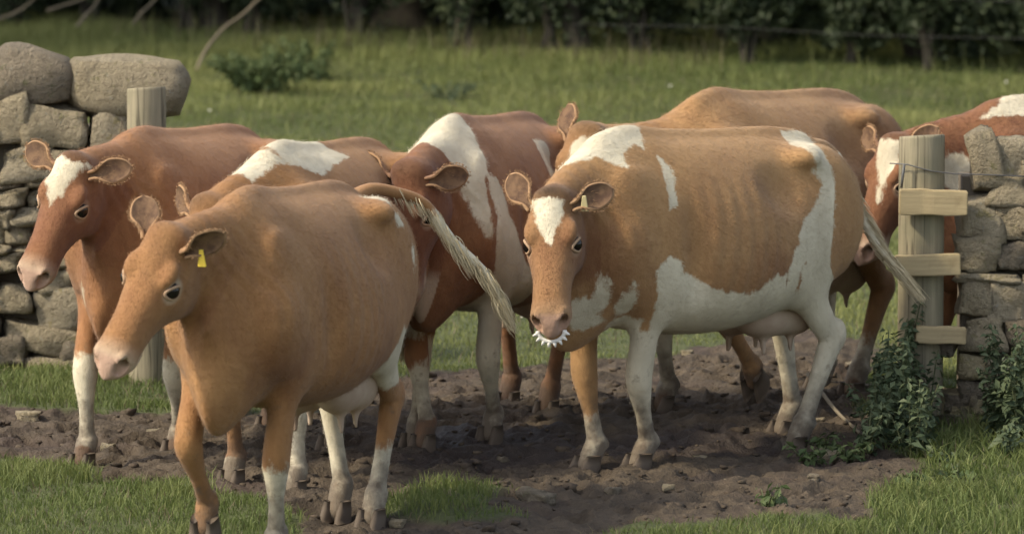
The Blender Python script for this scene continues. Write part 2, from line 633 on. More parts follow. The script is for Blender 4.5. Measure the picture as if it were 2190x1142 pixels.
def dry_wall(x0, x1, Y, top_fn, depth, special, seed, label):
    """front face at Y; special = photo rectangles (u, v, w, h, material, tilt)"""
    rng = random.Random(seed)
    root = empty('stone_wall', ((x0 + x1) / 2, Y + depth / 2, 0))
    tag(root, label, 'wall')
    org = Vector(root.location)
    rects = []
    for k, (u, v, w, h, mt, tilt) in enumerate(special):
        p = at(u, v, Y)
        sc = Y / _F
        W, Hh = w * sc, h * sc
        rects.append((p.x, p.z, W, Hh))
        D = min(max(W, 0.22) * 0.8, depth)
        put_stone(root, p - org + Vector((0, D * 0.42, 0)), (W * 1.05, D, Hh * 1.06), SR[k % 4] if (k < 6 and seed == 5) else SB[k % 8] if W > 0.12 else SM[k % 12], M[mt], R(tilt), rng.uniform(-.15, .15))
    z = -0.03
    while z < 1.5:
        rh = rng.uniform(0.045, 0.10)
        x = x0 - rng.uniform(0, 0.1)
        while x < x1:
            w = rng.uniform(0.06, 0.17)
            cx, cz = x + w / 2, z + rh / 2
            x += w + 0.006
            if cx > x1 or cz > top_fn(cx): continue
            if any(abs(cx - a) < W * 0.5 + w * .12 and abs(cz - b) < Hh * 0.5 + rh * .12 for a, b, W, Hh in rects): continue
            hh = rh * rng.uniform(0.85, 1.12)
            put_stone(root, Vector((cx, Y + 0.13 + rng.uniform(-0.03, 0.035), cz)) - org, (w * 1.10, rng.uniform(.24, .32), hh * 1.10),
                      SM[rng.randrange(12)], M[rng.choice(['rock', 'rock', 'rock_dark', 'rock_pale'])], rng.uniform(-.14, .14), rng.uniform(-.1, .1))
        z += rh + 0.004
    # hearting that fills the middle of the wall
    bm = bmesh.new()
    n = max(int((x1 - x0) / 0.12), 2)
    prof = [(x0 + (x1 - x0) * i / n) for i in range(n + 1)]
    rows = []
    for x in prof:
        tz = max(top_fn(x) - 0.10, 0.1)
        rows.append([bm.verts.new((x - org.x, y - org.y, zz)) for y, zz in ((Y + 0.11, -0.05), (Y + depth, -0.05), (Y + depth, tz), (Y + 0.11, tz))])
    for a, b in zip(rows[:-1], rows[1:]):
        for i in range(4):
            bm.faces.new((a[i], b[i], b[(i + 1) % 4], a[(i + 1) % 4]))
    bm.faces.new(rows[0])
    bm.faces.new(rows[-1][::-1])
    link('hearting', bm_mesh('hearting', bm, False), M['core'], root)
    return root


YL, YR = 24.30, 22.75
LX0 = at(-620, 500, YL).x
LX1 = at(300, 500, YL).x
zt = at(0, 225, YL).z
dry_wall(LX0, LX1, YL, lambda x: zt - 0.02, 0.5, [
    (72, 168, 175, 118, 'rock_dark', 4), (262, 192, 246, 128, 'rock', 2), (-70, 170, 120, 100, 'rock', -5), (-190, 175, 130, 110, 'rock_dark', 5),
    (-330, 165, 150, 120, 'rock', 0), (-470, 180, 130, 90, 'rock_dark', 0),
    (15, 262, 100, 96, 'rock', -8), (118, 275, 128, 84, 'rock', 6), (226, 308, 80, 128, 'rock_pale', 2), (275, 312, 40, 120, 'rock_dark', 0),  # pale upright stone's shaded side painted as the narrow dark stone
    (62, 350, 120, 70, 'rock_pale', -6), (150, 352, 82, 66, 'rock', 5), (30, 640, 66, 60, 'rock', 0),
    (135, 664, 112, 84, 'rock_pale', -4), (92, 728, 168, 62, 'rock', 14), (168, 757, 70, 60, 'rock_dark', 10), (112, 792, 132, 52, 'rock', 4), (22, 752, 70, 62, 'rock_dark', 0),  # dark stone right of the tilted slab stands for its shaded side
    (240, 640, 80, 90, 'rock', 0), (260, 760, 110, 80, 'rock', 3), (235, 460, 90, 110, 'rock', 0)], 5,
    'left dry stone wall topped with two big rounded boulders')
RX0 = at(2062, 500, YR).x
RX1 = at(2700, 500, YR).x


def rtop(x):
    return at(0, 330, YR).z


dry_wall(RX0, RX1, YR, rtop, 0.32, [
    (2108, 345, 66, 125, 'rock', -14), (2165, 345, 76, 90, 'rock_pale', 8), (2160, 410, 80, 60, 'rock', 0), (2098, 468, 84, 92, 'rock_pale', 0), (2172, 462, 68, 100, 'rock', 0),
    (2092, 545, 88, 72, 'rock', 0), (2165, 548, 78, 62, 'rock_dark', 0), (2118, 596, 130, 22, 'rock_pale', 2), (2085, 640, 66, 74, 'rock', 0),
    (2155, 650, 84, 88, 'rock_pale', 4), (2110, 715, 90, 66, 'rock', 0), (2084, 785, 64, 48, 'rock_yellow', 6), (2140, 790, 56, 46, 'rock_pale', -5), (2085, 838, 60, 44, 'rock_dark', 0), (2180, 720, 60, 60, 'rock_dark', 0),
    (2235, 340, 80, 100, 'rock', 4), (2310, 350, 90, 90, 'rock_dark', 0), (2400, 345, 90, 100, 'rock', 0)], 9,
    'right dry stone wall with upright coping stones behind the timber rails')


def round_post(name, u, v_top, v_bot, wpx, Y, parent, seed):
    rng = random.Random(seed)
    p = at(u, v_bot, Y)
    top = at(u, v_top, Y).z
    r = wpx * Y / _F / 2
    V, Q = [], []
    seg = 28
    levels = [-0.1, 0.15, 0.4, 0.65, 0.9, 1.05, top - 0.012, top - 0.002, top]
    for i, z in enumerate(levels):
        rr = r * (0.985 if i == len(levels) - 2 else 0.95 if i == len(levels) - 1 else 1.0)
        for k in range(seg):
            a = 2 * math.pi * k / seg
            d = 1 + 0.018 * math.sin(a * 3 + seed) + 0.012 * math.sin(a * 7 + seed * 2)
            V.append((math.cos(a) * rr * d, math.sin(a) * rr * d, z + (0.008 * math.cos(a + 1) if i >= 6 else 0)))
    for i in range(len(levels) - 1):
        for k in range(seg):
            k2 = (k + 1) % seg
            Q.append((i * seg + k, i * seg + k2, (i + 1) * seg + k2, (i + 1) * seg + k))
    c = len(V)
    V.append((0, 0, top + 0.001))
    o_ = (len(levels) - 1) * seg
    for k in range(seg): Q.append((c, o_ + k, o_ + (k + 1) % seg, c))
    me = py_mesh(name, V, Q)
    o = link(name, me, M['post_wood'], parent)
    return o, Vector((p.x, Y, 0)), r, top


lp, pos, _, _ = round_post('wooden_post', 317, 188, 835, 84, 23.92, None, 2)
lp.location = pos
tag(lp, 'short round wooden post in front of the left wall boulder', 'post')

fr = empty('timber_fence')
YP = 22.80
rp, pos, RPR, RPT = round_post('post', 1968, 290, 912, 98, YP, fr, 5)
fr.location = pos
tag(fr, 'right round timber post with short sawn rails reaching to the stone wall', 'fence')


def rail(u, v, w, h, Y, rz, dep=0.05):
    p = at(u, v, Y)
    s = Y / _F
    bm = bmesh.new()
    bmesh.ops.create_cube(bm, size=1.0)
    bmesh.ops.scale(bm, vec=(w * s, dep, h * s), verts=bm.verts)
    bmesh.ops.subdivide_edges(bm, edges=[e for e in bm.edges if abs(e.verts[0].co.x - e.verts[1].co.x) > 0.01], cuts=5)
    for v_ in bm.verts:
        v_.co.z += 0.006 * mnoise.noise(Vector((v_.co.x * 14, u, v_.co.z * 6)))
        v_.co.y += 0.005 * mnoise.noise(Vector((v_.co.x * 10, v, 3)))
    bmesh.ops.bevel(bm, geom=bm.edges[:], offset=0.004, segments=2, affect='EDGES', clamp_overlap=True)
    o = link('rail', bm_mesh('rail', bm, False), M['rail_wood'], fr)
    o.location = p - pos
    o.rotation_euler = (0, rz, 0)
    return o


rail(1996, 433, 146, 54, YP - RPR - 0.022, R(1.0))
rail(1984, 567, 140, 44, YP - RPR - 0.022, R(-1.5))
rail(2012, 716, 108, 36, YP - RPR - 0.022, R(1.5))


def wire(parent, pts, r, name='wire'):
    V, Q = tube_geo(pts, [r] * len(pts), 6)
    return link(name, py_mesh(name, V, Q), M['wire'], parent)


w0 = at(1905, 352, YP - RPR) - pos
wire(fr, [w0 + Vector((0.0, 0.05, 0)), at(1940, 352, YP - RPR - 0.004) - pos, at(1990, 366, YP - RPR - 0.004) - pos, at(2040, 372, YP - .06) - pos, at(2110, 374, YR - 0.02) - pos, at(2240, 380, YR - .03) - pos], 0.0028)
wire(fr, [at(1934, 352, YP - RPR - 0.006) - pos, at(1930, 380, YP - RPR - 0.008) - pos, at(1928, 402, YP - RPR - 0.004) - pos], 0.006, 'staple')
# squared block lying at the foot of the rails
p = gpt(2058, 905)
s_ = p.y / _F
o = link('stone_block', stone_mesh(300, 5, 0.03, 0.97), M['rock_yellow'])
o.scale = (98 * s_, 80 * s_, 70 * s_)
o.location = (p.x, p.y, gz(p.x, p.y) + 32 * s_)
o.rotation_euler = (0, R(3), R(-12))
tag(o, 'squared pale yellow stone block below the timber rails', 'stone')
# ---------------------------------------------------------------- cow builder: implicit body meshed by surface nets
class Field:
    def __init__(self, lo, hi, h):
        self.lo, self.h = np.array(lo, float), h
        self.n = np.ceil((np.array(hi) - self.lo) / h).astype(int) + 1
        self.f = np.full(self.n, 0.5, np.float32)

    def box(self, lo, hi):
        a = np.clip(np.floor((np.asarray(lo) - self.lo) / self.h).astype(int), 0, self.n - 1)
        b = np.clip(np.ceil((np.asarray(hi) - self.lo) / self.h).astype(int) + 1, 1, self.n)
        sl = tuple(slice(i, j) for i, j in zip(a, b))
        ax = [(np.arange(i, j) * self.h + o).astype(np.float32) for i, j, o in zip(a, b, self.lo)]
        X, Y, Z = np.meshgrid(*ax, indexing='ij', copy=False)
        return sl, X, Y, Z

    def union(self, sl, g, k):
        f = self.f[sl]
        if k <= 0:
            self.f[sl] = np.minimum(f, g)
            return
        t = np.clip(0.5 + 0.5 * (f - g) / k, 0, 1)
        self.f[sl] = f + (g - f) * t - k * t * (1 - t)

    def carve(self, sl, g, k):
        f = self.f[sl]
        g = -g
        t = np.clip(0.5 - 0.5 * (f - g) / k, 0, 1)
        self.f[sl] = f + (g - f) * t + k * t * (1 - t)

    def ell(self, c, r, k=0.04, M=None, carve=False):
        """ellipsoid, M = 3x3 with axes as columns"""
        c, r = np.asarray(c, float), np.asarray(r, float)
        m = 2.0 * k + 0.02
        e = (np.abs(M) @ (r + 0) if M is not None else r) + m
        sl, X, Y, Z = self.box(c - e, c + e)
        x, y, z = X - c[0], Y - c[1], Z - c[2]
        if M is not None:
            x, y, z = (x * M[0, i] + y * M[1, i] + z * M[2, i] for i in range(3))
        k0 = np.sqrt((x / r[0]) ** 2 + (y / r[1]) ** 2 + (z / r[2]) ** 2)
        k1 = np.sqrt((x / r[0] ** 2) ** 2 + (y / r[1] ** 2) ** 2 + (z / r[2] ** 2) ** 2)
        g = k0 * (k0 - 1) / np.maximum(k1, 1e-6)
        (self.carve if carve else self.union)(sl, g, k)

    def sweep(self, P, w, hh, lat, k=0.04, carve=False):
        """tube with elliptic section: half-width w along lat, half-height hh across"""
        P, w, hh = np.asarray(P, float), np.asarray(w, float), np.asarray(hh, float)
        lat = np.asarray(lat, float)
        if lat.ndim == 1: lat = np.repeat(lat[None], len(P), 0)
        m = max(w.max(), hh.max()) + 2 * k + 0.02
        sl, X, Y, Z = self.box(P.min(0) - m, P.max(0) + m)
        best = np.full(X.shape, 1e9, np.float32)
        G = np.full(X.shape, 1e3, np.float32)
        for i in range(len(P) - 1):
            a, d = P[i], P[i + 1] - P[i]
            x, y, z = X - a[0], Y - a[1], Z - a[2]
            t = np.clip((x * d[0] + y * d[1] + z * d[2]) / max(d @ d, 1e-9), 0, 1)
            x, y, z = x - t * d[0], y - t * d[1], z - t * d[2]
            q = x * x + y * y + z * z
            msk = q < best
            if not msk.any(): continue
            L = nrm(lat[i] + lat[i + 1])
            T = nrm(d)
            L = nrm(L - T * (L @ T))
            la = x * L[0] + y * L[1] + z * L[2]
            oth = np.sqrt(np.maximum(q - la * la, 0))
            ww, hx = w[i] + (w[i + 1] - w[i]) * t, hh[i] + (hh[i + 1] - hh[i]) * t
            g = (np.sqrt((la / ww) ** 2 + (oth / hx) ** 2) - 1) * np.minimum(ww, hx)
            G = np.where(msk, g, G)
            best = np.where(msk, q, best)
        (self.carve if carve else self.union)(sl, G, k)

    def mesh(self, smooth=2):
        f, h = self.f, self.h
        s = f < 0
        n = self.n
        c = s[:-1, :-1, :-1].astype(np.uint8)
        cnt = np.zeros(np.array(n) - 1, np.uint8)
        offs = [(i, j, k) for i in (0, 1) for j in (0, 1) for k in (0, 1)]
        for o in offs:
            cnt += s[o[0]:n[0] - 1 + o[0], o[1]:n[1] - 1 + o[1], o[2]:n[2] - 1 + o[2]]
        act = (cnt > 0) & (cnt < 8)
        I = np.argwhere(act)
        vid = np.full(cnt.shape, -1, np.int32)
        vid[act] = np.arange(len(I))
        cv = np.stack([f[I[:, 0] + o[0], I[:, 1] + o[1], I[:, 2] + o[2]] for o in offs], 1)
        acc = np.zeros((len(I), 3))
        na = np.zeros(len(I))
        O = np.array(offs, float)
        for a in range(8):
            for b in range(a + 1, 8):
                if np.abs(O[a] - O[b]).sum() != 1: continue
                m = (cv[:, a] < 0) != (cv[:, b] < 0)
                t = cv[m, a] / (cv[m, a] - cv[m, b])
                acc[m] += O[a] + (O[b] - O[a]) * t[:, None]
                na[m] += 1
        V = (I + acc / na[:, None]) * h + self.lo
        Q = []
        for ax in range(3):
            b, c2 = (ax + 1) % 3, (ax + 2) % 3
            sa = [slice(None)] * 3
            sb = [slice(None)] * 3
            sa[ax], sb[ax] = slice(0, -1), slice(1, None)
            ch = s[tuple(sa)] != s[tuple(sb)]
            E = np.argwhere(ch)
            E = E[(E[:, b] > 0) & (E[:, c2] > 0) & (E[:, b] < n[b] - 1) & (E[:, c2] < n[c2] - 1)]
            ids = []
            for db, dc in ((-1, -1), (0, -1), (0, 0), (-1, 0)):
                J = E.copy()
                J[:, b] += db
                J[:, c2] += dc
                ids.append(vid[J[:, 0], J[:, 1], J[:, 2]])
            q = np.stack(ids, 1)
            fl = ~s[E[:, 0], E[:, 1], E[:, 2]]
            q[fl] = q[fl][:, ::-1]
            Q.append(q)
        Q = np.concatenate(Q)
        Q = Q[(Q >= 0).all(1)]
        ed = np.concatenate([Q[:, [i, (i + 1) % 4]] for i in range(4)])
        for it in range(smooth):
            S = np.zeros_like(V)
            N = np.zeros(len(V))
            for a, b in ((0, 1), (1, 0)):
                for c3 in range(3):
                    S[:, c3] += np.bincount(ed[:, a], V[ed[:, b], c3], len(V))
                N += np.bincount(ed[:, a], minlength=len(V))
            V += 0.5 * (S / np.maximum(N, 1)[:, None] - V)
        return V, Q


TORSO = np.array([  # x, top, bottom, half width
    [-0.90, 1.070, 0.940, 0.045],
    [-0.86, 1.140, 0.840, 0.125],
    [-0.80, 1.190, 0.770, 0.185],
    [-0.65, 1.245, 0.660, 0.240],
    [-0.45, 1.275, 0.585, 0.285],
    [-0.25, 1.282, 0.535, 0.330],
    [0.00, 1.290, 0.510, 0.352],
    [0.20, 1.305, 0.520, 0.330],
    [0.40, 1.328, 0.555, 0.262],
    [0.55, 1.305, 0.580, 0.212],
    [0.70, 1.200, 0.620, 0.165],
    [0.80, 1.060, 0.720, 0.090]])


def two_link(a, b, l1, l2, bend):
    """joint between a and b in their xz plane; bend = +1 forward (x), -1 backward"""
    a, b = np.asarray(a, float), np.asarray(b, float)
    d = b - a
    D = np.linalg.norm(d)
    D2 = min(D, (l1 + l2) * 0.9995)
    x = (l1 * l1 - l2 * l2 + D2 * D2) / (2 * D2)
    hgt = math.sqrt(max(l1 * l1 - x * x, 0))
    u = d / D
    p = np.array([-u[2], 0, u[0]])
    p = nrm(p - u * (p @ u))
    if p[0] * bend < 0: p = -p
    return a + u * x * (D / D2) + p * hgt


LEGDEF = {'FL': (0.545, 0.155), 'FR': (0.545, -0.155), 'HL': (-0.63, 0.15), 'HR': (-0.63, -0.15)}


def leg_points(kind, dx=0.0, dz=0.0, dy=0.0, tip=0.0):
    """joints of one leg; dx, dy move the foot, dz lifts it, tip tilts the hoof"""
    X, Y = LEGDEF[kind]
    front = kind[0] == 'F'
    s = 1 if Y > 0 else -1
    foot = np.array([X + dx, Y + dy, 0.0 + dz])
    pa = 0.95 - tip                                            # pastern slope
    if front:
        fet = foot + np.array([-0.055 * math.cos(tip) + 0.07 * math.sin(tip), 0, 0.115 * math.cos(tip) + 0.04 * math.sin(tip)])
        elbow = np.array([0.475 + 0.30 * dx, s * 0.17 + dy * .2, 0.735 - 0.12 * abs(dx)])
        knee = two_link(elbow, fet, 0.345, 0.285, 1)
        sh = np.array([0.60 + 0.12 * dx, s * 0.155, 0.90])
        return np.array([sh, elbow, knee, fet, foot + np.array([0, 0, 0.03])])
    fet = foot + np.array([-0.065 * math.cos(tip) + 0.07 * math.sin(tip), 0, 0.125 * math.cos(tip) + 0.04 * math.sin(tip)])
    stif = np.array([-0.42 + 0.28 * dx, s * 0.20 + dy * .2, 0.77])
    hock = two_link(stif, fet, 0.42, 0.365, -1)
    hip = np.array([-0.60, s * 0.15, 1.06])
    return np.array([hip, stif, hock, fet, foot + np.array([0, 0, 0.03])])


FRONT_R = ([0.105, 0.082, 0.050, 0.041, 0.040], [0.135, 0.098, 0.056, 0.046, 0.044])
HEADST = np.array([  # X, top, bottom, half width
    [-0.035, -0.035, -0.105, 0.055],
    [0.00, -0.006, -0.150, 0.083],
    [0.05, 0.002, -0.220, 0.100],
    [0.11, 0.004, -0.262, 0.108],
    [0.18, 0.002, -0.262, 0.112],
    [0.25, -0.004, -0.228, 0.096],
    [0.32, -0.006, -0.190, 0.080],
    [0.39, -0.008, -0.172, 0.080],
    [0.45, -0.014, -0.164, 0.082],
    [0.488, -0.026, -0.152, 0.077],
    [0.508, -0.044, -0.134, 0.062]])


ANG = 0.0062      # metres per degree round the barrel
HOOF = {}


def hoof_mesh():
    """two claws with a sloped toe; origin at the pastern, sole at z = -0.075"""
    V, Q = [], []
    for s in (-1, 1):
        base = len(V)
        n = 12
        for z, sx, sy, ox in ((0.0, 0.62, 0.72, -0.022), (-0.03, 0.80, 0.86, -0.010), (-0.06, 0.97, 0.98, 0.004), (-0.078, 1.0, 1.0, 0.010)):
            for k in range(n):
                a = 2 * math.pi * k / n
                x = 0.062 * math.cos(a) * (1.15 if math.cos(a) > 0 else 0.85)
                y = 0.029 * math.sin(a) * (1 - 0.25 * max(math.cos(a), 0))
                V.append((x * sx + ox, s * 0.031 + y * sy, z))
        for r in range(3):
            for k in range(n):
                k2 = (k + 1) % n
                Q.append((base + r * n + k, base + r * n + k2, base + (r + 1) * n + k2, base + (r + 1) * n + k))
        for r, rev in ((0, False), (3, True)):
            c = len(V)
            V.append((0 if r else -0.02, s * 0.031, 0.004 if r == 0 else -0.078))
            for k in range(n):
                k2 = (k + 1) % n
                q = (c, base + r * n + k, base + r * n + k2, c)
                Q.append(q[::-1] if rev else q)
    return py_mesh('hoof', V, Q)


def ear_geo(root, L, N, length=0.20, width=0.062, cup=0.75):
    """a rolled stalk that opens into a cupped, round-tipped leaf"""
    L = nrm(L)
    N = nrm(N - L * (np.asarray(N) @ L))
    W = np.cross(L, N)
    nu, nv = 16, 13
    V = []
    for i in range(nu):
        u = i / (nu - 1)
        o = min(max((u - 0.12) / 0.40, 0), 1)
        o = o * o * (3 - 2 * o)
        w = width * (0.42 + 0.58 * o) * (max(1 - ((u - 0.5) / 0.5) ** 2.2, 0.0) ** 0.5 if u > 0.5 else 1)
        w = max(w, 0.005)
        A = 2.5 * (1 - o) + 1.15 * o
        c = cup * (1.05 - 0.30 * o)
        bend = -0.022 * u * u
        for j in range(nv):
            v = -1 + 2 * j / (nv - 1)
            ang = v * A
            off = math.sin(ang) / math.sin(min(A, math.pi / 2))
            dep = -math.cos(ang) * w * c
            V.append(np.asarray(root) + L * (u * length) + W * (w * off) + N * (dep + bend + 0.6 * w * c))
    Q = []
    for i in range(nu - 1):
        for j in range(nv - 1):
            Q.append((i * nv + j, i * nv + j + 1, (i + 1) * nv + j + 1, (i + 1) * nv + j))
    return V, Q


def build_cow(sp):
    h = 0.0095
    legs = {k: leg_points(k, *sp['legs'].get(k, ())) for k in ('FL', 'FR', 'HL', 'HR')}
    poll = np.array(sp['poll'], float)
    yaw, pit, rol = (R(a) for a in sp['head'])
    # head axes: forward, left, up
    fw = np.array([math.cos(pit) * math.cos(yaw), math.cos(pit) * math.sin(yaw), -math.sin(pit)])
    lf = np.array([-math.sin(yaw), math.cos(yaw), 0])
    upv = np.cross(fw, lf)
    lf, upv = lf * math.cos(rol) + upv * math.sin(rol), upv * math.cos(rol) - lf * math.sin(rol)
    HM = np.stack([fw, lf, upv], 1)
    hs = sp.get('head_scale', 1.0)

    def HP(p):
        return poll + HM @ (np.asarray(p, float) * hs)
    muz = HP((0.52, 0, -0.08))
    lo = np.minimum.reduce([[-1.0, -0.5, 0.0], muz - 0.15, poll - 0.28] + [l.min(0) - 0.1 for l in legs.values()])
    hi = np.maximum.reduce([[0.9, 0.5, 1.42], muz + 0.15, poll + 0.28] + [l.max(0) + 0.1 for l in legs.values()])
    lo[2] = -0.02
    F = Field(lo, hi, h)
    fat = sp.get('fat', 1.0)
    # torso
    sl, X, Y, Z = F.box((-0.98, -0.5, 0.4), (0.9, 0.5, 1.42))
    xs = np.linspace(-0.90, 0.80, 60)
    tab = [np.interp(xs, TORSO[:, 0], TORSO[:, i]) for i in (1, 2, 3)]
    for it in range(6):
        for t in tab: t[1:-1] = 0.25 * t[:-2] + 0.5 * t[1:-1] + 0.25 * t[2:]
    tp, bt, wd = (np.interp(X, xs, t) for t in tab)
    bt = 0.9 - (0.9 - bt) * (1 + (fat - 1) * 0.6)
    wd = wd * fat
    zc, hh = 0.5 * (tp + bt), 0.5 * (tp - bt)
    t = (Z - zc) / hh
    w = wd * (0.985 - 0.23 * np.clip(t, -1, 1) - 0.16 * np.clip(t, 0, 1) ** 2)
    q = (np.abs(Y / w) ** 2.25 + np.abs(t) ** 2.25) ** (1 / 2.25)
    g = (q - 1) * np.minimum(wd, hh)
    ax = np.maximum(np.maximum(-0.90 - X, X - 0.80), 0)
    rib = np.exp(-((X - 0.08) / 0.24) ** 4) * np.exp(-((t + 0.05) / 0.6) ** 4)
    g = g + ax + sp.get('ribs', 0.0028) * np.sin((X + 0.25 * (Z - 0.9)) * 2 * math.pi / 0.082) * rib
    F.union(sl, g.astype(np.float32), 0)
    # spine ridge, hooks, pins, tail head
    F.sweep(catmull([(-0.86, 0, 1.13), (-0.66, 0, 1.23), (-0.45, 0, 1.265), (-0.1, 0, 1.275), (0.2, 0, 1.295), (0.42, 0, 1.318), (0.56, 0, 1.29)], 24),
            np.full(24, 0.028), np.full(24, 0.036), (0, 1, 0), 0.045)
    for s in (-1, 1):
        F.ell((-0.47, s * 0.175, 1.182), (0.095, 0.080, 0.048), 0.07)
        F.ell((0.325, s * 0.338, 0.92), (0.05, 0.075, 0.30), 0.06, carve=True)
        F.ell((-0.83, s * 0.115, 1.05), (0.05, 0.045, 0.05), 0.06)
        F.ell((-0.25, s * 0.320, 1.12), (0.14, 0.115, 0.12), 0.07, carve=True)      # flank hollow
        F.ell((-0.655, s * 0.215, 1.18), (0.13, 0.06, 0.055), 0.06, carve=True)     # between hook and pin
        F.ell((0.515, s * 0.140, 0.955), (0.13, 0.060, 0.25), 0.11, M=np.array([[1, 0, .28], [0, 1, 0], [-.28, 0, 1]]) / 1.04)
        F.ell((0.60, s * 0.140, 0.87), (0.12, 0.08, 0.14), 0.08)
        F.ell((-0.62, s * 0.165, 0.93), (0.21, 0.115, 0.25), 0.06)
        F.ell((-0.47, s * 0.20, 0.77), (0.13, 0.075, 0.17), 0.06)
    F.ell((0.75, 0, 0.62), (0.13, 0.045, 0.12), 0.06)
    F.ell((0.70, 0, 0.72), (0.15, 0.105, 0.17), 0.08)                                # brisket
    # legs
    for kind, P in legs.items():
        s = 1 if kind[1] == 'L' else -1
        lat = np.array([0, 1.0, 0])
        if kind[0] == 'F':
            q = np.array([P[0], P[1], P[1] * .55 + P[2] * .45, P[2] + (P[1] - P[2]) * .10, P[2] - (P[2] - P[3]) * .10, P[2] * .45 + P[3] * .55, P[3] + (P[2] - P[3]) * .10, P[3], P[4]])
            ww = [.085, .068, .047, .050, .050, .0275, .031, .043, .040]
            hx = [.120, .095, .060, .058, .053, .033, .037, .048, .043]
        else:
            q = np.array([P[0], P[1], P[1] * .55 + P[2] * .45, P[2] + (P[1] - P[2]) * .12, P[2], P[2] - (P[2] - P[3]) * .14, P[2] * .4 + P[3] * .6, P[3] + (P[2] - P[3]) * .10, P[3], P[4]])
            ww = [.10, .078, .052, .037, .045, .040, .030, .033, .044, .041]
            hx = [.17, .115, .078, .058, .064, .054, .038, .039, .050, .044]
            F.ell(P[2] + np.array([-0.035, 0, 0.03]), (0.028, 0.024, 0.04), 0.03)
        n = 3 * len(q)
        tt = np.linspace(0, len(q) - 1, n)
        F.sweep(catmull(q, n), np.interp(tt, range(len(q)), ww), np.interp(tt, range(len(q)), hx), lat, 0.045)
        F.ell(P[3] + np.array([-0.04, 0, -0.008]), (0.022, 0.03, 0.018), 0.02)      # dew claws
    # neck
    c0 = np.array([0.44, 0, 0.99])
    c2 = HP((0.045, 0, -0.105))
    c1 = np.array(sp.get('neck_mid', (0.78, poll[1] * 0.30, 0.5 * (c2[2] + 1.17))))
    nn = 26
    ts = np.linspace(0, 1, nn)[:, None]
    P = (1 - ts) ** 2 * c0 + 2 * ts * (1 - ts) * c1 + ts ** 2 * c2
    T = np.gradient(P, axis=0)
    lat = np.array([nrm(np.cross((0, 0, 1), nrm(tv)) * (1 - t0) + lf * t0) for tv, t0 in zip(T, ts[:, 0])])
    hd = np.interp(ts[:, 0], [0, .35, .7, 1], [.285, .235, .165, .125])
    wdn = np.interp(ts[:, 0], [0, .35, .7, 1], [.155, .120, .090, .082])
    F.sweep(P, wdn, hd, lat, 0.07)
    # folds of loose skin across the neck
    sl, X, Y, Z = F.box((0.45, -0.4, 0.6), (1.05, 0.4, 1.4))
    fm = np.exp(-(((X - 0.74) / 0.15) ** 2 + ((Z - 1.0) / 0.22) ** 2))
    F.f[sl] += sp.get('folds', 0.0035) * fm * np.sin((X * 0.95 - Z * 0.35 + 0.03 * np.sin(Z * 14)) * 2 * math.pi / 0.062)
    # dewlap below the neck
    nrmv = np.array([nrm(np.cross(nrm(tv), l)) for tv, l in zip(T, lat)])
    dl = P - nrmv * (hd * 0.92)[:, None]
    F.sweep(dl[6:24], np.full(18, 0.026), np.interp(np.linspace(0, 1, 18), [0, .4, 1], [.075, .06, .03]), lat[6:24], 0.05)
    # head
    HB = 0.62 * hs
    ctr = HP((0.24, 0, -0.1))
    sl, X, Y, Z = F.box(ctr - HB * 0.62, ctr + HB * 0.62)
    x, y, z = X - poll[0], Y - poll[1], Z - poll[2]
    hx, hy, hz = ((x * HM[0, i] + y * HM[1, i] + z * HM[2, i]) / hs for i in range(3))
    xs = np.linspace(-0.035, 0.515, 50)
    tab = [np.interp(xs, HEADST[:, 0], HEADST[:, i]) * (0.91 if i == 3 else 1.0) for i in (1, 2, 3)]
    for it in range(3):
        for t in tab: t[1:-1] = 0.25 * t[:-2] + 0.5 * t[1:-1] + 0.25 * t[2:]
    tp, bt, wd = (np.interp(hx, xs, t) for t in tab)
    zc, hh = 0.5 * (tp + bt), 0.5 * (tp - bt)
    t = (hz - zc) / hh
    w = wd * (1.0 + 0.20 * np.clip(t, -1, 0.2)) * (1 - 0.10 * np.clip(t, 0, 1))
    q = (np.abs(hy / w) ** 2.5 + np.abs(t) ** 2.5) ** 0.4
    g = (q - 1) * np.minimum(wd, hh) + np.maximum(np.maximum(-0.035 - hx, hx - 0.515), 0)
    F.union(sl, (g * hs).astype(np.float32), 0.05)

    def he(c, r, k=0.03, carve=False):
        F.ell(HP(c), np.array(r) * hs, k * hs, M=HM, carve=carve)
    he((0.0, 0, -0.012), (0.045, 0.07, 0.045), 0.04)
    he((0.460, 0, -0.082), (0.048, 0.072, 0.054), 0.03)
    he((0.43, 0, -0.150), (0.062, 0.052, 0.032), 0.03)
    for s in (-1, 1):
        he((0.138, s * 0.078, -0.016), (0.046, 0.026, 0.024), 0.03)
        he((0.135, s * 0.068, -0.165), (0.090, 0.034, 0.096), 0.04)
        he((0.174, s * 0.122, -0.060), (0.042, 0.036, 0.032), 0.015, carve=True)
        he((0.478, s * 0.050, -0.052), (0.032, 0.024, 0.034), 0.015)
        a, b = HP((0.514, s * 0.040, -0.078)), HP((0.494, s * 0.062, -0.042))
        F.sweep([a, 0.5 * (a + b), b, HP((0.462, s * 0.078, -0.030))], np.array([.016, .023, .017, .008]) * hs, np.array([.016, .023, .017, .008]) * hs, HM[:, 2], 0.005, carve=True)
        F.sweep([0.5 * (a + b), HP((0.46, s * 0.046, -0.066)), HP((0.42, s * 0.034, -0.080))], np.array([.021, .018, .013]) * hs, np.array([.021, .019, .013]) * hs, HM[:, 2], 0.004, carve=True)
        F.sweep([HP((0.516, s * 0.005, -0.132)), HP((0.495, s * 0.048, -0.130)), HP((0.44, s * 0.078, -0.126)), HP((0.385, s * 0.084, -0.120))], np.array([.006, .007, .006, .004]) * hs, np.array([.006, .007, .006, .004]) * hs, HM[:, 2], 0.006, carve=True)
    V, Q = F.mesh(2)
    # ------------------------------------------------ coat fields
    px, py, pz = V.T
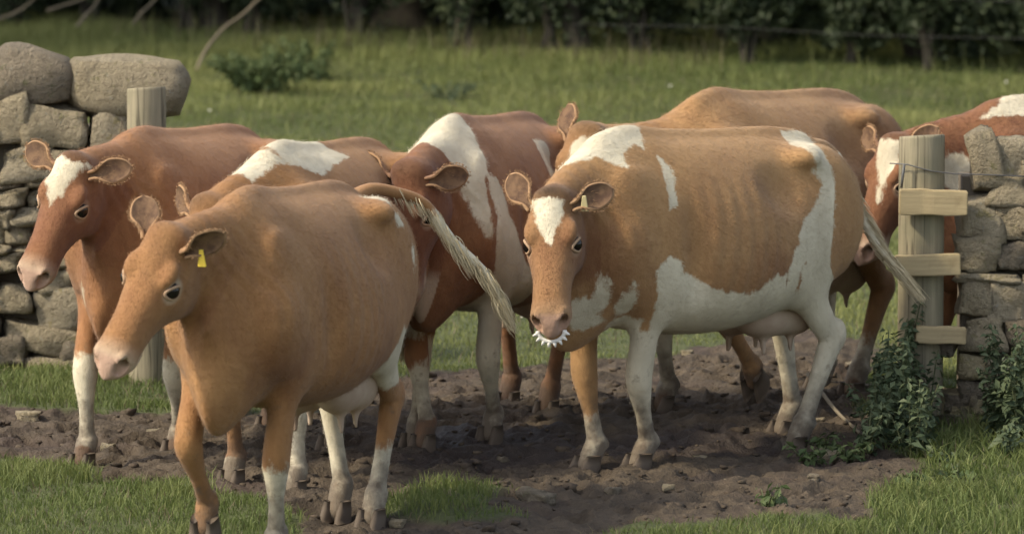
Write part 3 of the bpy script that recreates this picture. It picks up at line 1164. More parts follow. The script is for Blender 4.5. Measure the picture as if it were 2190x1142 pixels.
    ang = np.degrees(np.arctan2(py, pz - 0.95))
    HV = (V - poll) @ HM / hs
    hd_in = (HV[:, 0] > -0.06) & (np.abs(HV[:, 1]) < 0.16) & (HV[:, 0] < 0.6) & (HV[:, 2] > -0.3) & (HV[:, 2] < 0.1)
    legd = []
    for kind in ('FL', 'FR', 'HL', 'HR'):
        P = legs[kind]
        seg = np.linalg.norm(np.diff(P, axis=0), axis=1)
        cum = np.concatenate([[0], np.cumsum(seg)]) / seg.sum()
        bd, bt_ = np.full(len(V), 1e9), np.zeros(len(V))
        for i in range(4):
            d = P[i + 1] - P[i]
            t = np.clip(((V - P[i]) @ d) / (d @ d), 0, 1)
            dist = np.linalg.norm(V - P[i] - t[:, None] * d, axis=1)
            m = dist < bd
            bd[m], bt_[m] = dist[m], (i + t[m]) / 4.0
        legd.append((bd, bt_))
    LD = np.stack([l[0] for l in legd], 1)
    near = LD.argmin(1)
    ltv = np.stack([l[1] for l in legd], 1)[np.arange(len(V)), near]
    isleg = (LD.min(1) < 0.13) & (pz < 0.78)
    white = np.full(len(V), -0.3)
    for p in sp.get('white', []):
        if p[0] == 'poly':
            pts = np.array(p[1], float)
            side = np.mean(pts[:, 1])
            aa = np.where((ang - side) > 180, ang - 360, np.where((ang - side) < -180, ang + 360, ang))
            v = poly_sd(px, aa * ANG, np.stack([pts[:, 0], pts[:, 1] * ANG], 1))
            v = np.where(hd_in & (HV[:, 0] > 0.02), -0.3, v)
        elif p[0] == 'blob':
            c, r = np.array(p[1]), np.array(p[2])
            v = (1 - np.linalg.norm((V - c) / r, axis=1)) * r.min()
        elif p[0] == 'leg':
            v = np.where(isleg & (near == p[1]), np.minimum(ltv - p[2], p[3] - ltv) * 0.5, -0.3)
        elif p[0] == 'head':
            v = poly_sd(HV[:, 0], HV[:, 1], p[1])
            v = np.where(hd_in & (HV[:, 2] > -0.10), v, -0.3)
        elif p[0] == 'headblob':
            c, r = np.array(p[1]), np.array(p[2])
            v = (1 - np.linalg.norm((HV - c) / r, axis=1)) * r.min()
        elif p[0] == 'cut':
            c, r = np.array(p[1]), np.array(p[2])
            v = (1 - np.linalg.norm((V - c) / r, axis=1)) * r.min()
            white = np.minimum(white, -v)
            continue
        elif p[0] == 'cutleg':
            v = np.where(isleg & (near == p[1]), np.minimum(ltv - p[2], p[3] - ltv) * 0.9, -0.3)
            white = np.minimum(white, -v)
            continue
        white = np.maximum(white, v)
    pale = np.where(hd_in, np.clip((HV[:, 0] - 0.405) / 0.075, 0, 1) ** 1.3, 0) * sp.get('pale', 0.62)
    pale = np.maximum(pale, np.where(hd_in & (HV[:, 0] > .36) & (HV[:, 2] < -0.115), np.clip((HV[:, 0] - .36) / .05, 0, 1) * .7, 0))
    for s in (-1, 1):
        de = np.linalg.norm((HV - np.array([0.173, s * 0.094, -0.060])) / np.array([1.25, 1, 1]), axis=1)
        pale = np.maximum(pale, np.where(hd_in, np.clip((0.046 - de) / 0.016, 0, 1), 0) * sp.get('eye_ring', 0.6))
    pink = np.where(hd_in, np.clip((HV[:, 0] - 0.474 - 0.25 * np.clip(-HV[:, 2] - 0.10, 0, 1)) / 0.02, 0, 1), 0)
    pink = np.where(hd_in & (HV[:, 2] < -0.118), 0, pink) * 0.8
    tone = sp.get('tone', 0.25) + 0.0 * px
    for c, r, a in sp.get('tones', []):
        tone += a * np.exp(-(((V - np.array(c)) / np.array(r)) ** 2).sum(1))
    tone += np.where(hd_in, sp.get('head_tone', 0.1), 0)
    fore = np.where(hd_in, np.exp(-(((HV - np.array([-0.01, 0, 0.02])) / np.array([0.050, 0.085, 0.06])) ** 2).sum(1)), 0) * sp.get('forelock', 0.6)
    me = np_mesh('body', V, Q)
    add_attr(me, 'white', white)
    add_attr(me, 'pale', pale)
    add_attr(me, 'pink', pink)
    add_attr(me, 'tone', tone)
    add_attr(me, 'fore', fore)
    # ------------------------------------------------ short hair lying back along the body
    me.calc_normals_split() if hasattr(me, 'calc_normals_split') else None
    Nv = np.empty(len(V) * 3, np.float32)
    me.vertices.foreach_get('normal', Nv)
    Nv = Nv.reshape(-1, 3).astype(float)
    hr_ = np.random.default_rng(len(V))
    rep = 2
    J = np.repeat(np.arange(len(V)), rep)
    J = J[~((pink[J] > 0.3) | ((pale[J] > 0.4) & (HV[J, 0] > 0.4)))]
    de = np.minimum(*[np.linalg.norm(HV[J] - np.array([0.173, s_ * 0.094, -0.060]), axis=1) for s_ in (-1, 1)])
    J = J[(de > 0.05) & (V[J, 2] > 0.07)]
    nv = Nv[J]
    flow = np.array([-0.8, 0, -0.55]) + 0.0 * nv
    hm = hd_in[J]
    flow[hm] = -fw * 0.3 - upv * 0.2
    flow[hm & (HV[J, 0] > 0.12)] = fw
    lg = isleg[J]
    flow[lg] = (0, 0, -1)
    flow = flow + hr_.normal(0, 0.18, flow.shape) + 0.35 * np.sin(V[J] * 9.0 + 2.0)[:, [1, 2, 0]]
    flow -= nv * (flow * nv).sum(1)[:, None]
    flow /= np.maximum(np.linalg.norm(flow, axis=1), 1e-6)[:, None]
    side = np.cross(nv, flow)
    base = V[J] + hr_.normal(0, 0.0045, nv.shape)
    base -= nv * 0.0012
    ln = np.where(hm, 0.0065, np.where(lg, 0.007, 0.0115))[:, None] * hr_.uniform(0.6, 1.3, (len(J), 1))
    wdt = 0.0013
    tipv = base + flow * ln + nv * ln * hr_.uniform(0.04, 0.20, (len(J), 1))
    HVt = np.stack([base - side * wdt, base + side * wdt, tipv], 1).reshape(-1, 3)
    HT = np.arange(len(HVt)).reshape(-1, 3)
    mh = np_mesh('coat_hair', HVt, HT, True)
    rnd = np.repeat(hr_.normal(0, 0.08, len(J)), 3)
    for nm_, arr in (('white', white), ('pale', pale), ('pink', pink), ('fore', fore)): add_attr(mh, nm_, np.repeat(arr[J], 3))
    add_attr(mh, 'tone', np.repeat(tone[J], 3) + rnd)
    # ------------------------------------------------ assemble
    root = empty('cow', (sp['loc'][0], sp['loc'][1], sp.get('z', -0.015)), R(sp['psi']))
    s = sp.get('scale', 1.0)
    root.scale = (s, s, s)
    tag(root, sp['label'], 'cow', 'brown and white dairy cows walking through the gateway')
    bo = link('body', me, M['coat_' + sp.get('coat', 'tan')], root)
    tag(link('coat_hair', mh, M['coat_' + sp.get('coat', 'tan')], bo), kind='stuff')
    coat = M['coat_' + sp.get('coat', 'tan')]
    if 'm' not in HOOF: HOOF['m'] = hoof_mesh()
    for kind in ('FL', 'FR', 'HL', 'HR'):
        P = legs[kind]
        o = link('hoof', HOOF['m'], M['hoof'], root)
        tp_ = sp['legs'].get(kind, ())
        th_ = tp_[3] if len(tp_) > 3 else 0.0
        o.location = P[4] + np.array([0.012 * math.cos(th_) + 0.042 * math.sin(th_), 0, 0.042 * math.cos(th_) - 0.012 * math.sin(th_)])
        o.rotation_euler = (0, tp_[3] if len(tp_) > 3 else 0, 0)
    for i, s in enumerate((1, -1)):
        e = sp.get('ears', {}).get('L' if s > 0 else 'R', {})
        L = HM @ np.array(e.get('dir', (-0.45, s * 0.88, 0.05)), float)
        if 'wdir' in e: L = np.array(e['wdir'], float)
        N = HM @ np.array(e.get('open', (0.25, s * 0.35, 0.9)), float)
        V2, Q2 = ear_geo(HP((0.035, s * 0.072, -0.028)), L, N, 0.185 * hs * e.get('len', 1), 0.056 * hs, e.get('cup', 0.75))
        me2 = py_mesh('ear', V2, Q2)
        ear = link('ear', me2, [M['ear_inside'], coat, M['ear_rim']], root)
        add_attr(me2, 'white', np.full(len(V2), -0.3))
        for nm, val in (('pale', 0.15), ('pink', 0.0), ('tone', sp.get('tone', .25) + sp.get('head_tone', .1)), ('fore', 0.0)): add_attr(me2, nm, np.full(len(V2), val))
        md = ear.modifiers.new('thickness', 'SOLIDIFY')
        md.thickness = 0.013
        md.offset = 1.0 if True else -1
        md.material_offset = 1
        md.material_offset_rim = 2
        sb = ear.modifiers.new('smooth', 'SUBSURF')
        sb.levels = sb.render_levels = 1
        # fringe of hair round the rim and in the hollow of the ear
        G2 = np.array(V2).reshape(16, 13, 3)
        er = np.random.default_rng(int(1000 * abs(sp['loc'][0])) + i)
        Nn = nrm(N - nrm(L) * (N @ nrm(L)))
        Wn = np.cross(nrm(L), Nn)
        fv = []
        for q_ in range(700):
            ii = er.integers(3, 16)
            if q_ % 3:
                jj = 0 if er.random() < .5 else 12
                sg = -1 if jj == 0 else 1
                dr = Wn * sg * er.uniform(.1, .7) + nrm(L) * er.uniform(.2, 1.0) + Nn * er.uniform(-.2, .6)
                ln_ = er.uniform(.004, .009)
            else:
                ii, jj = er.integers(2, 9), er.integers(2, 11)
                dr = nrm(L) * er.uniform(.5, 1) + Nn * er.uniform(.2, .9) + Wn * er.normal(0, .4)
                ln_ = er.uniform(.012, .032)
            b_ = G2[ii, jj] + er.normal(0, .003, 3)
            sd_ = nrm(np.cross(dr, er.normal(size=3))) * .0013
            fv += [b_ - sd_, b_ + sd_, b_ + nrm(dr) * ln_]
        mf = np_mesh('ear_hair', np.array(fv), np.arange(len(fv)).reshape(-1, 3))
        tag(link('ear_hair', mf, M['ear_rim'], ear), kind='stuff')
        if e.get('tag'):
            t0 = np.array(V2).reshape(16, 13, 3)[7, e.get('tag_v', 3)]
            bm = bmesh.new()
            bmesh.ops.create_cube(bm, size=1.0)
            bmesh.ops.scale(bm, vec=(0.006, 0.032, 0.062), verts=bm.verts)
            for v in bm.verts:
                if v.co.z > 0: v.co.y *= 0.45
            bmesh.ops.bevel(bm, geom=bm.edges[:], offset=0.002, segments=1, affect='EDGES')
            mt = bm_mesh('ear_tag', bm, False)
            et = link('ear_tag', mt, M[e.get('tag_mat', 'tag_yellow')], ear)
            et.location = t0 + np.array(e.get('tag_off', (0.02, 0, -0.03)))
            et.rotation_euler = (0, R(8), R(e.get('tag_rz', 0)))
            et['label'] = 'plastic ear tag'
        # eye
        bm = bmesh.new()
        bmesh.ops.create_uvsphere(bm, u_segments=18, v_segments=12, radius=0.0315 * hs)
        eye = link('eye', bm_mesh('eye', bm), M['eye'], root)
        ec = HP((0.173, s * 0.0840, -0.060))
        eye.location = ec
        # lids: an almond ring round the eye
        out = HM @ nrm((0.22, s * 0.95, 0.10))
        ax1 = fw * 0.75 + upv * 0.66
        ax1 = nrm(ax1 - out * (ax1 @ out))
        ax2 = np.cross(out, ax1)
        ring = []
        for k in range(20):
            a = 2 * math.pi * k / 20
            ca, sa = math.cos(a), math.sin(a)
            ring.append((ax1 * ca * 0.0365 + ax2 * sa * 0.0245 * (1 - 0.15 * ca * ca) + out * (0.0195 - 0.013 * ca * ca)) * hs)
        V3, Q3 = [], []
        for k in range(20):
            p, pn, pp = ring[k], ring[(k + 1) % 20], ring[k - 1]
            tg = nrm(pn - pp)
            n1 = nrm(np.cross(tg, out))
            n2 = np.cross(n1, tg)
            for j in range(6):
                b = 2 * math.pi * j / 6
                V3.append(p + (n1 * math.cos(b) * 0.0058 + n2 * math.sin(b) * 0.0058) * hs)
        for k in range(20):
            for j in range(6):
                Q3.append((k * 6 + j, k * 6 + (j + 1) % 6, ((k + 1) % 20) * 6 + (j + 1) % 6, ((k + 1) % 20) * 6 + j))
        link('eyelid', py_mesh('eyelid', V3, Q3), M['lid'], eye)
    # tail
    tpts = catmull(sp.get('tail', [(-0.66, 0, 1.195), (-0.82, 0, 1.165), (-0.925, 0, 1.09), (-0.94, 0, 0.97), (-0.92, 0, 0.75), (-0.90, 0.02, 0.48)]), 22)
    tr = np.interp(np.linspace(0, 1, 22), [0, .08, .25, .8, 1], [.050, .043, .026, .019, .014])
    V4, Q4 = tube_geo(tpts, tr, 10)
    mt = py_mesh('tail', V4, Q4)
    tw = np.repeat(np.linspace(0, 1, 22), 10)
    tw = np.concatenate([tw, [0, 1]])
    add_attr(mt, 'white', (tw - sp.get('tail_white', 0.3)) * 0.5)
    for nm, val in (('pale', 0.0), ('pink', 0.0), ('tone', sp.get('tone', .25)), ('fore', sp.get('tail_dark', 0.0))): add_attr(mt, nm, np.full(len(V4), val))
    tail = link('tail', mt, coat, root)
    rng = random.Random(int(abs(sp['loc'][0]) * 1000) + 3)
    e0, e1 = tpts[-3], tpts[-1]
    dirv = nrm(e1 - e0)
    V5, Q5 = [], []
    sw = sp.get('switch_len', 0.16)
    dirs = np.array(sp.get('switch_dir', dirv), float)
    dirs = nrm(dirs)
    for k in range(1500):
        u0 = rng.random()
        base = tpts[int(9 + u0 ** 0.55 * 12.9)] + np.array([rng.gauss(0, .009) for _ in range(3)])
        Ls = sw * rng.uniform(0.45, 1.0) * (0.6 + 0.4 * u0)
        spr = np.array([rng.gauss(0, .024 * sp.get('switch_full', 1.0)) for _ in range(3)])
        pts = []
        for j in range(6):
            t = j / 5
            d0 = dirv * (1 - t) + dirs * t
            bulge = spr * math.sin(t * math.pi * .75) * 0.9
            pts.append(base + d0 * Ls * t + bulge * Ls * 2.2 * (1 - 0.6 * t))
        b0 = len(V5)
        side = nrm(np.cross(dirv, (rng.gauss(0, 1), rng.gauss(0, 1), rng.gauss(0, 1))))
        for j, p in enumerate(pts):
            wv = 0.0019 * (1 - 0.7 * j / 5)
            V5 += [p - side * wv, p + side * wv]
        for j in range(5):
            Q5.append((b0 + 2 * j, b0 + 2 * j + 1, b0 + 2 * j + 3, b0 + 2 * j + 2))
    swt = link('tail_switch', py_mesh('tail_switch', V5, Q5), M['switch_' + sp.get('switch', 'pale')], tail)
    # udder and teats
    if sp.get('udder', 1.0) > 0:
        us = sp.get('udder', 1.0)
        FU = Field((-0.80, -0.27, 0.30), (-0.05, 0.27, 0.75), 0.0125)
        for s in (-1, 1):
            FU.ell((-0.36, s * 0.075, 0.555), (0.17, 0.095, 0.115 * us), 0.04)
            FU.ell((-0.52, s * 0.085, 0.585), (0.14, 0.095, 0.155 * us), 0.04)
            for tx in (-0.33, -0.50):
                zb = 0.565 - 0.135 * us
                FU.sweep([(tx, s * 0.085, zb + 0.06), (tx, s * 0.09, zb), (tx, s * 0.092, zb - 0.055)], [.022, .015, .011], [.022, .015, .011], (0, 1, 0), 0.02)
        Vu, Qu = FU.mesh(1)
        link('udder', np_mesh('udder', Vu, Qu), M['udder'], root)
    return root, dict(HP=HP, HM=HM, legs=legs)
# ---------------------------------------------------------------- the herd
HERD = [
    dict(id='A', loc=(-0.781, 19.737), psi=253, scale=0.955, coat='tan', fat=0.97, tone=0.30,
         legs={'FL': (-0.05, 0.0, -0.05), 'FR': (-0.02, 0.10, 0.02, 0.45), 'HL': (0.16, 0.0, 0.01), 'HR': (0.0, 0.0, 0.12)},
         poll=(1.016, -0.09, 1.238), head=(-27, 53, -24),
         ears={'R': dict(dir=(-0.85, -0.5, 0.1), open=(.15, .35, .9)), 'L': dict(dir=(-0.42, 0.80, 0.40), open=(0.35, 0.55, 0.35), tag=True, tag_v=9, tag_off=(0.015, -0.02, -0.035))},
         tail=[(-0.60, 0, 1.205), (-0.715, 0.0, 1.205), (-0.83, 0.04, 1.235), (-0.935, 0.11, 1.215), (-1.02, 0.197, 1.165), (-1.07, 0.286, 1.026), (-1.127, 0.395, 0.906), (-1.146, 0.45, 0.80)], switch_len=0.15, switch_full=2.3,
         white=[('poly', [(-0.60, 14), (-0.70, 22), (-0.58, 40), (-0.60, 54), (-0.54, 54), (-0.50, 36), (-0.50, 24)]), ('blob', (-0.63, 0.27, 1.0), (0.03, 0.03, 0.05)),
                ('blob', (-0.50, 0.22, 0.64), (0.16, 0.14, 0.13)), ('leg', 0, 0.52, 1.1), ('leg', 2, 0.62, 1.1), ('leg', 3, 0.38, 1.1)],
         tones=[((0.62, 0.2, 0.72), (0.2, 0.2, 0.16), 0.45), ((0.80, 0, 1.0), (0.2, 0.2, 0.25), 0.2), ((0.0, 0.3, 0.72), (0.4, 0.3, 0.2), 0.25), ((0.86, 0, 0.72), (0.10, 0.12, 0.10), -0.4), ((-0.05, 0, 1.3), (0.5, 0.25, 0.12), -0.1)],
         head_tone=0.12, forelock=0.25, eye_ring=0.75, tail_white=0.62,
         label='light brown cow with a yellow ear tag, foremost in the herd'),
    dict(id='B', loc=(-1.287, 22.238), psi=250, scale=0.955, coat='red', tone=0.22,
         legs={'FR': (0.24, 0.0, 0.04), 'FL': (-0.26, 0.0, -0.08), 'HL': (0.1,), 'HR': (-0.1,)},
         poll=(1.005, -0.04, 1.26), head=(-18, 56, -20), head_scale=0.98,
         ears={'R': dict(dir=(-0.35, -0.9, 0.05)), 'L': dict(dir=(-0.45, 0.8, 0.0), open=(0.0, 0.6, 0.75))},
         white=[('head', [(0.0, -0.085), (0.0, 0.070), (0.10, 0.030), (0.215, -0.022), (0.10, -0.075)]), ('leg', 0, 0.46, 0.93), ('leg', 1, 0.46, 0.86), ('blob', (0.80, -0.12, 0.62), (0.05, 0.04, 0.12))],
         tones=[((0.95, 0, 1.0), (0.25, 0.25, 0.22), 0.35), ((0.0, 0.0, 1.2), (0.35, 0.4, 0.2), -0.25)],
         head_tone=0.25, forelock=0.7, eye_ring=0.35,
         label='red brown cow with a white triangle on its forehead beside the left wall'),
    dict(id='C', loc=(-0.735, 21.60), psi=251, scale=0.955, coat='tan', tone=0.35,
         legs={'FL': (0.24, 0.0, 0.03), 'FR': (0.03,), 'HL': (-0.05,), 'HR': (0.12,)},
         poll=(0.96, -0.11, 1.15), head=(-30, 70, 0),
         white=[('poly', [(0.80, -40), (0.78, 4), (0.62, 10), (0.35, 30), (-0.06, 18), (0.04, 2), (-0.04, -40)]), ('cut', (0.57, -0.02, 1.28), (0.02, 0.05, 0.08)), ('leg', 0, 0.42, 1.1), ('leg', 1, 0.8, 1.1), ('leg', 2, 0.5, 1.1), ('leg', 3, 0.5, 1.1)],
         label='cow with a broad white saddle over its shoulders, hidden behind the foremost cow'),
    dict(id='D', loc=(-0.10, 22.70), psi=252, scale=0.965, coat='red', tone=0.42,
         legs={'FL': (-0.2, 0.0, -0.03), 'FR': (0.13, 0.0, 0.10), 'HL': (0.13, 0.0, -0.05), 'HR': (-0.1,)},
         poll=(1.03, 0.0, 1.175), head=(-12, 78, 0),
         white=[('poly', [(0.40, -30), (0.44, 12), (0.60, 48), (0.66, 108), (0.695, 108), (0.70, 60), (0.73, 26), (0.84, 7), (0.80, -30)]),
                ('poly', [(0.58, 44), (0.50, 56), (0.47, 86), (0.40, 112), (0.20, 142), (0.15, 185), (0.50, 185), (0.55, 152), (0.62, 118), (0.60, 68)]),
                ('poly', [(-0.13, 30), (-0.27, 33), (-0.27, 46), (-0.13, 68), (0.0, 66), (-0.06, 48)]), ('blob', (0.12, 0.24, 1.18), (0.025, 0.03, 0.02)),
                ('leg', 1, 0.22, 0.45), ('leg', 1, 0.55, 0.75), ('leg', 0, 0.42, 0.86)],
         tones=[((0.95, 0, 0.95), (0.3, 0.3, 0.3), 0.35)], head_tone=0.2,
         ears={'L': dict(dir=(-0.25, 0.8, -0.55), open=(0.2, 0.6, 0.6))},
         label='dark red and white cow in the middle with its head lowered behind a rump'),
    dict(id='E', loc=(0.70, 21.87), psi=228, scale=0.975, coat='gold', fat=1.0, udder=0.8, tone=0.2,
         legs={'FR': (0.03, 0.0, 0.10), 'FL': (-0.15, 0.0, -0.10), 'HL': (0.24, 0.0, 0.05), 'HR': (-0.12,)},
         poll=(0.96, 0.10, 1.12), head=(39, 58, 6),
         ears={'R': dict(dir=(-0.80, -0.55, 0.1), open=(.2, -.3, .9)), 'L': dict(dir=(-0.42, 0.88, 0.0), open=(0.35, 0.1, 0.85), tag=True, tag_v=1, tag_off=(0.03, 0.02, -0.06), tag_rz=35, tag_mat='tag_pale')},
         tail=[(-0.66, 0, 1.20), (-0.80, 0, 1.195), (-0.92, -0.02, 1.15), (-0.98, -0.01, 1.05), (-1.0, 0.05, 0.92), (-1.01, 0.12, 0.80), (-1.045, 0.22, 0.68)],
         white=[('poly', [(0.86, -6), (0.80, 8), (0.66, 14), (0.60, 24), (0.57, 31), (0.54, 19), (0.46, 13), (0.42, 18), (0.36, 4), (0.36, -25), (0.7, -28), (0.9, -22)]),
                ('poly', [(0.375, 25), (0.335, 33), (0.35, 48), (0.375, 65), (0.42, 68), (0.405, 48), (0.395, 35)]),
                ('poly', [(0.50, 190), (0.48, 150), (0.51, 119), (0.44, 109), (0.39, 112), (0.37, 120), (0.26, 125), (0.17, 127), (0.01, 126), (-0.09, 120), (-0.17, 119), (-0.2, 130), (-0.6, 150), (-0.6, 190)]),
                ('poly', [(-0.17, 120), (-0.28, 96), (-0.43, 79), (-0.50, 63), (-0.44, 45), (-0.45, 30), (-0.50, 6), (-0.68, 0), (-0.70, 10), (-0.57, 28), (-0.56, 54), (-0.56, 75), (-0.52, 101), (-0.50, 119), (-0.55, 141), (-0.45, 170), (-0.2, 170)]),
                ('cut', (-0.30, 0.32, 0.72), (0.03, 0.1, 0.06)), ('cut', (-0.44, 0.27, 0.62), (0.03, 0.1, 0.05)), ('cut', (-0.24, 0.34, 0.89), (0.022, 0.1, 0.03)),
                ('blob', (0.79, 0.10, 0.66), (0.05, 0.08, 0.06)), ('blob', (0.72, 0.14, 0.72), (0.03, 0.08, 0.09)), ('blob', (0.75, 0.10, 0.62), (0.09, 0.10, 0.04)), ('blob', (0.61, 0.18, 0.68), (0.035, 0.06, 0.14)), ('blob', (0.56, 0.12, 0.59), (0.08, 0.08, 0.05)),
                ('head', [(0.015, -0.075), (0.02, 0.055), (0.156, 0.026), (0.22, 0.004), (0.134, -0.036)]),
                ('leg', 0, 0.34, 1.1), ('leg', 1, 0.66, 1.1), ('leg', 2, 0.22, 1.1), ('leg', 3, 0.35, 1.1)],
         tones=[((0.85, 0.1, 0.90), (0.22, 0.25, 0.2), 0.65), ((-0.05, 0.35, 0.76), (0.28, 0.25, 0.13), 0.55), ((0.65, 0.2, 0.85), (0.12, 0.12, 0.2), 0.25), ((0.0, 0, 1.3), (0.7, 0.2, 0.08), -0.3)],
         head_tone=0.2, forelock=1.0, eye_ring=0.25, tail_white=0.30, pale=0.15,
         label='fawn and white cow facing the camera with a spiked ring in its nose'),
    dict(id='F', loc=(1.057, 23.49), psi=236, scale=0.995, coat='gold', tone=0.3,
         legs={'FR': (-0.1, 0.0, -0.08), 'FL': (-0.12, 0.14, 0.05, 1.0), 'HL': (0.25, 0.0, 0.04), 'HR': (0.12, 0.0, 0.1)},
         poll=(1.08, -0.19, 1.215), head=(8, 54, 0), neck_mid=(0.76, -0.06, 1.04),
         ears={'R': dict(dir=(-0.9, -0.35, 0.1)), 'L': dict(dir=(-0.3, 0.9, -0.2))},
         white=[('headblob', (0.09, 0.01, 0.0), (0.06, 0.05, 0.05)), ('leg', 1, 0.42, 0.9), ('leg', 2, 0.66, 0.9), ('leg', 3, 0.55, 0.9)],
         tones=[((-0.60, 0.2, 0.95), (0.25, 0.3, 0.35), 0.45)],
         label='fawn cow with a plain back, standing behind the one with the nose ring'),
    dict(id='G', loc=(2.48, 23.74), psi=205, scale=0.95, coat='red', tone=0.65,
         legs={'FR': (0.3,), 'FL': (-0.1,), 'HL': (0.1,), 'HR': (-0.1,)},
         poll=(1.05, -0.02, 1.17), head=(15, 60.5, -3),
         ears={'L': dict(dir=(-0.75, 0.6, 0.0))},
         white=[('head', [(0.0, -0.06), (0.0, 0.07), (0.15, 0.06), (0.28, 0.038), (0.15, -0.012)]), ('poly', [(0.66, 10), (0.54, 4), (0.40, -20), (0.1, -30), (0.0, 40), (0.45, 17), (0.6, 14)]), ('blob', (0.79, 0.06, 1.03), (0.07, 0.08, 0.10))],
         tones=[((0.3, 0, 1.2), (0.4, 0.4, 0.2), 0.2)], head_tone=0.0,
         label='dark red cow with a white blaze looking out behind the right wooden post'),
]
INFO = {}
for sp in HERD:
    INFO[sp['id']] = build_cow(sp)


def nose_ring(root, info, hs):
    """spiked white weaning ring hanging from the nostrils"""
    HP = info['HP']
    d = nrm((0.82, 0, -0.57))
    c = np.array([0.505, 0, -0.097])
    yv = np.array([0, 1.0, 0])
    th = np.linspace(0.02, math.pi - 0.02, 18)
    pts = [HP(c + yv * 0.052 * math.cos(a) + d * 0.044 * math.sin(a) + np.array([.014, 0, .008])) for a in th]
    V, Q = tube_geo(pts, [0.0085] * 18, 8)
    for k in range(8):
        a = 0.25 + (math.pi - 0.5) * k / 7
        r = nrm(yv * math.cos(a) + d * math.sin(a) + np.array([0.25, 0, 0.25]))
        b = c + yv * 0.052 * math.cos(a) + d * 0.044 * math.sin(a) + np.array([.014, 0, .008])
        v, q = tube_geo([HP(b), HP(b + r * 0.013), HP(b + r * 0.023)], [0.0085, 0.0062, 0.0022], 7)
        o = len(V)
        V += v
        Q += [tuple(i + o for i in g) for g in q]
    o = link('nose_ring', py_mesh('nose_ring', V, Q), M['ring_white'], root)
    o['label'] = 'white spiked weaning ring'


nose_ring(*INFO['E'], 1.0)
# ---------------------------------------------------------------- grass
NR = np.random.default_rng(7)


def blades(x, y, hgt, wid, lean, hue):
    """one triangle-strip blade per entry"""
    n = len(x)
    z = ground_h(x, y) - 0.012
    a = NR.uniform(0, 2 * np.pi, n)
    fa = NR.normal(0, 0.8, n)                    # blade width direction: roughly across the view
    sx, sy = np.cos(fa) * wid, np.sin(fa) * wid
    lx, ly = np.cos(a) * lean * hgt, np.sin(a) * lean * hgt
    mid = 0.55
    V = np.empty((n, 5, 3), np.float32)
    V[:, 0] = np.stack([x - sx, y - sy, z], 1)
    V[:, 1] = np.stack([x + sx, y + sy, z], 1)
    mx, my, mz = x + lx * 0.30, y + ly * 0.30, z + hgt * mid
    V[:, 2] = np.stack([mx - sx * .75, my - sy * .75, mz], 1)
    V[:, 3] = np.stack([mx + sx * .75, my + sy * .75, mz], 1)
    V[:, 4] = np.stack([x + lx, y + ly, z + hgt * np.sqrt(np.clip(1 - lean ** 2 * .6, .1, 1))], 1)
    b = np.arange(n)[:, None] * 5
    T = np.concatenate([b + np.array([[0, 1, 3]]), b + np.array([[0, 3, 2]]), b + np.array([[2, 3, 4]])])
    H = np.repeat(hue[:, None], 5, 1)
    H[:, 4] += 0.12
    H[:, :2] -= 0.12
    return V.reshape(-1, 3), T, np.clip(H.ravel(), 0, 1)


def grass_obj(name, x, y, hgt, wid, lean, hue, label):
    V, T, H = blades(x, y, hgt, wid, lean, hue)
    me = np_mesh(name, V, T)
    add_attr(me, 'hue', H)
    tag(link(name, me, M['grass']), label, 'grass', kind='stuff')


def scatter(n, x0, x1, y0, y1, wedge=0.0):
    y = NR.uniform(y0, y1, n)
    x = NR.uniform(x0, x1, n) if not wedge else NR.uniform(-1, 1, n) * (wedge * y + 0.5)
    return x, y


# meadow beyond the gateway
n = 235000
u = NR.uniform(0, 1, n)
y = 24.2 + 25.5 * u ** 1.15
x = NR.uniform(-1, 1, n) * (0.092 * y + 0.8)
keep = turf_val(x, y) > NR.uniform(0.35, 0.8, n)
x, y = x[keep], y[keep]
cl = fbm(x, y, 1.1, 3, 41)
cl2 = fbm(x, y, 0.35, 2, 43)
hgt = (0.030 + 0.085 * np.clip(cl - 0.25, 0, 1) * NR.uniform(0.5, 1.3, len(x))) * (0.8 + 0.02 * (y - 24)) * (1 + 0.9 * np.clip((y - 41.5) / 4, 0, 1))
hue = np.clip(0.52 + (cl - 0.5) * 0.9 + (cl2 - 0.5) * 0.9 + NR.normal(0, .16, len(x)), 0, 1)
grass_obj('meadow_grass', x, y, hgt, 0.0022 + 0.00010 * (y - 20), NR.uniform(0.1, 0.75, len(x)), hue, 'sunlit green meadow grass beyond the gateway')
# taller seeding stems
n = 2600
x, y = scatter(n, 0, 0, 27, 46, 0.095)
grass_obj('seeding_grass', x, y, NR.uniform(0.12, 0.26, n) * (0.7 + 0.6 * np.clip((y - 38) / 7, 0, 1)), np.full(n, 0.0028), NR.uniform(0.1, 0.5, n), NR.uniform(0.6, 1.0, n), 'pale seeding grass stems dotted over the meadow')
# withered stalks along the foot of the hedge
n = 420
x = NR.uniform(-3.2, 1.6, n)
y = 43.7 - 0.62 * x + NR.normal(0.05, 0.35, n)
V, T, H = blades(x, y, NR.uniform(0.10, 0.34, n), np.full(n, 0.0032), NR.uniform(0.05, 0.45, n), NR.uniform(0, 1, n))
me = np_mesh('withered_stalks', V, T)
add_attr(me, 'hue', H)
tag(link('withered_stalks', me, M['dry_grass']), 'withered brown stalks along the foot of the hedge', 'stalks', kind='stuff')
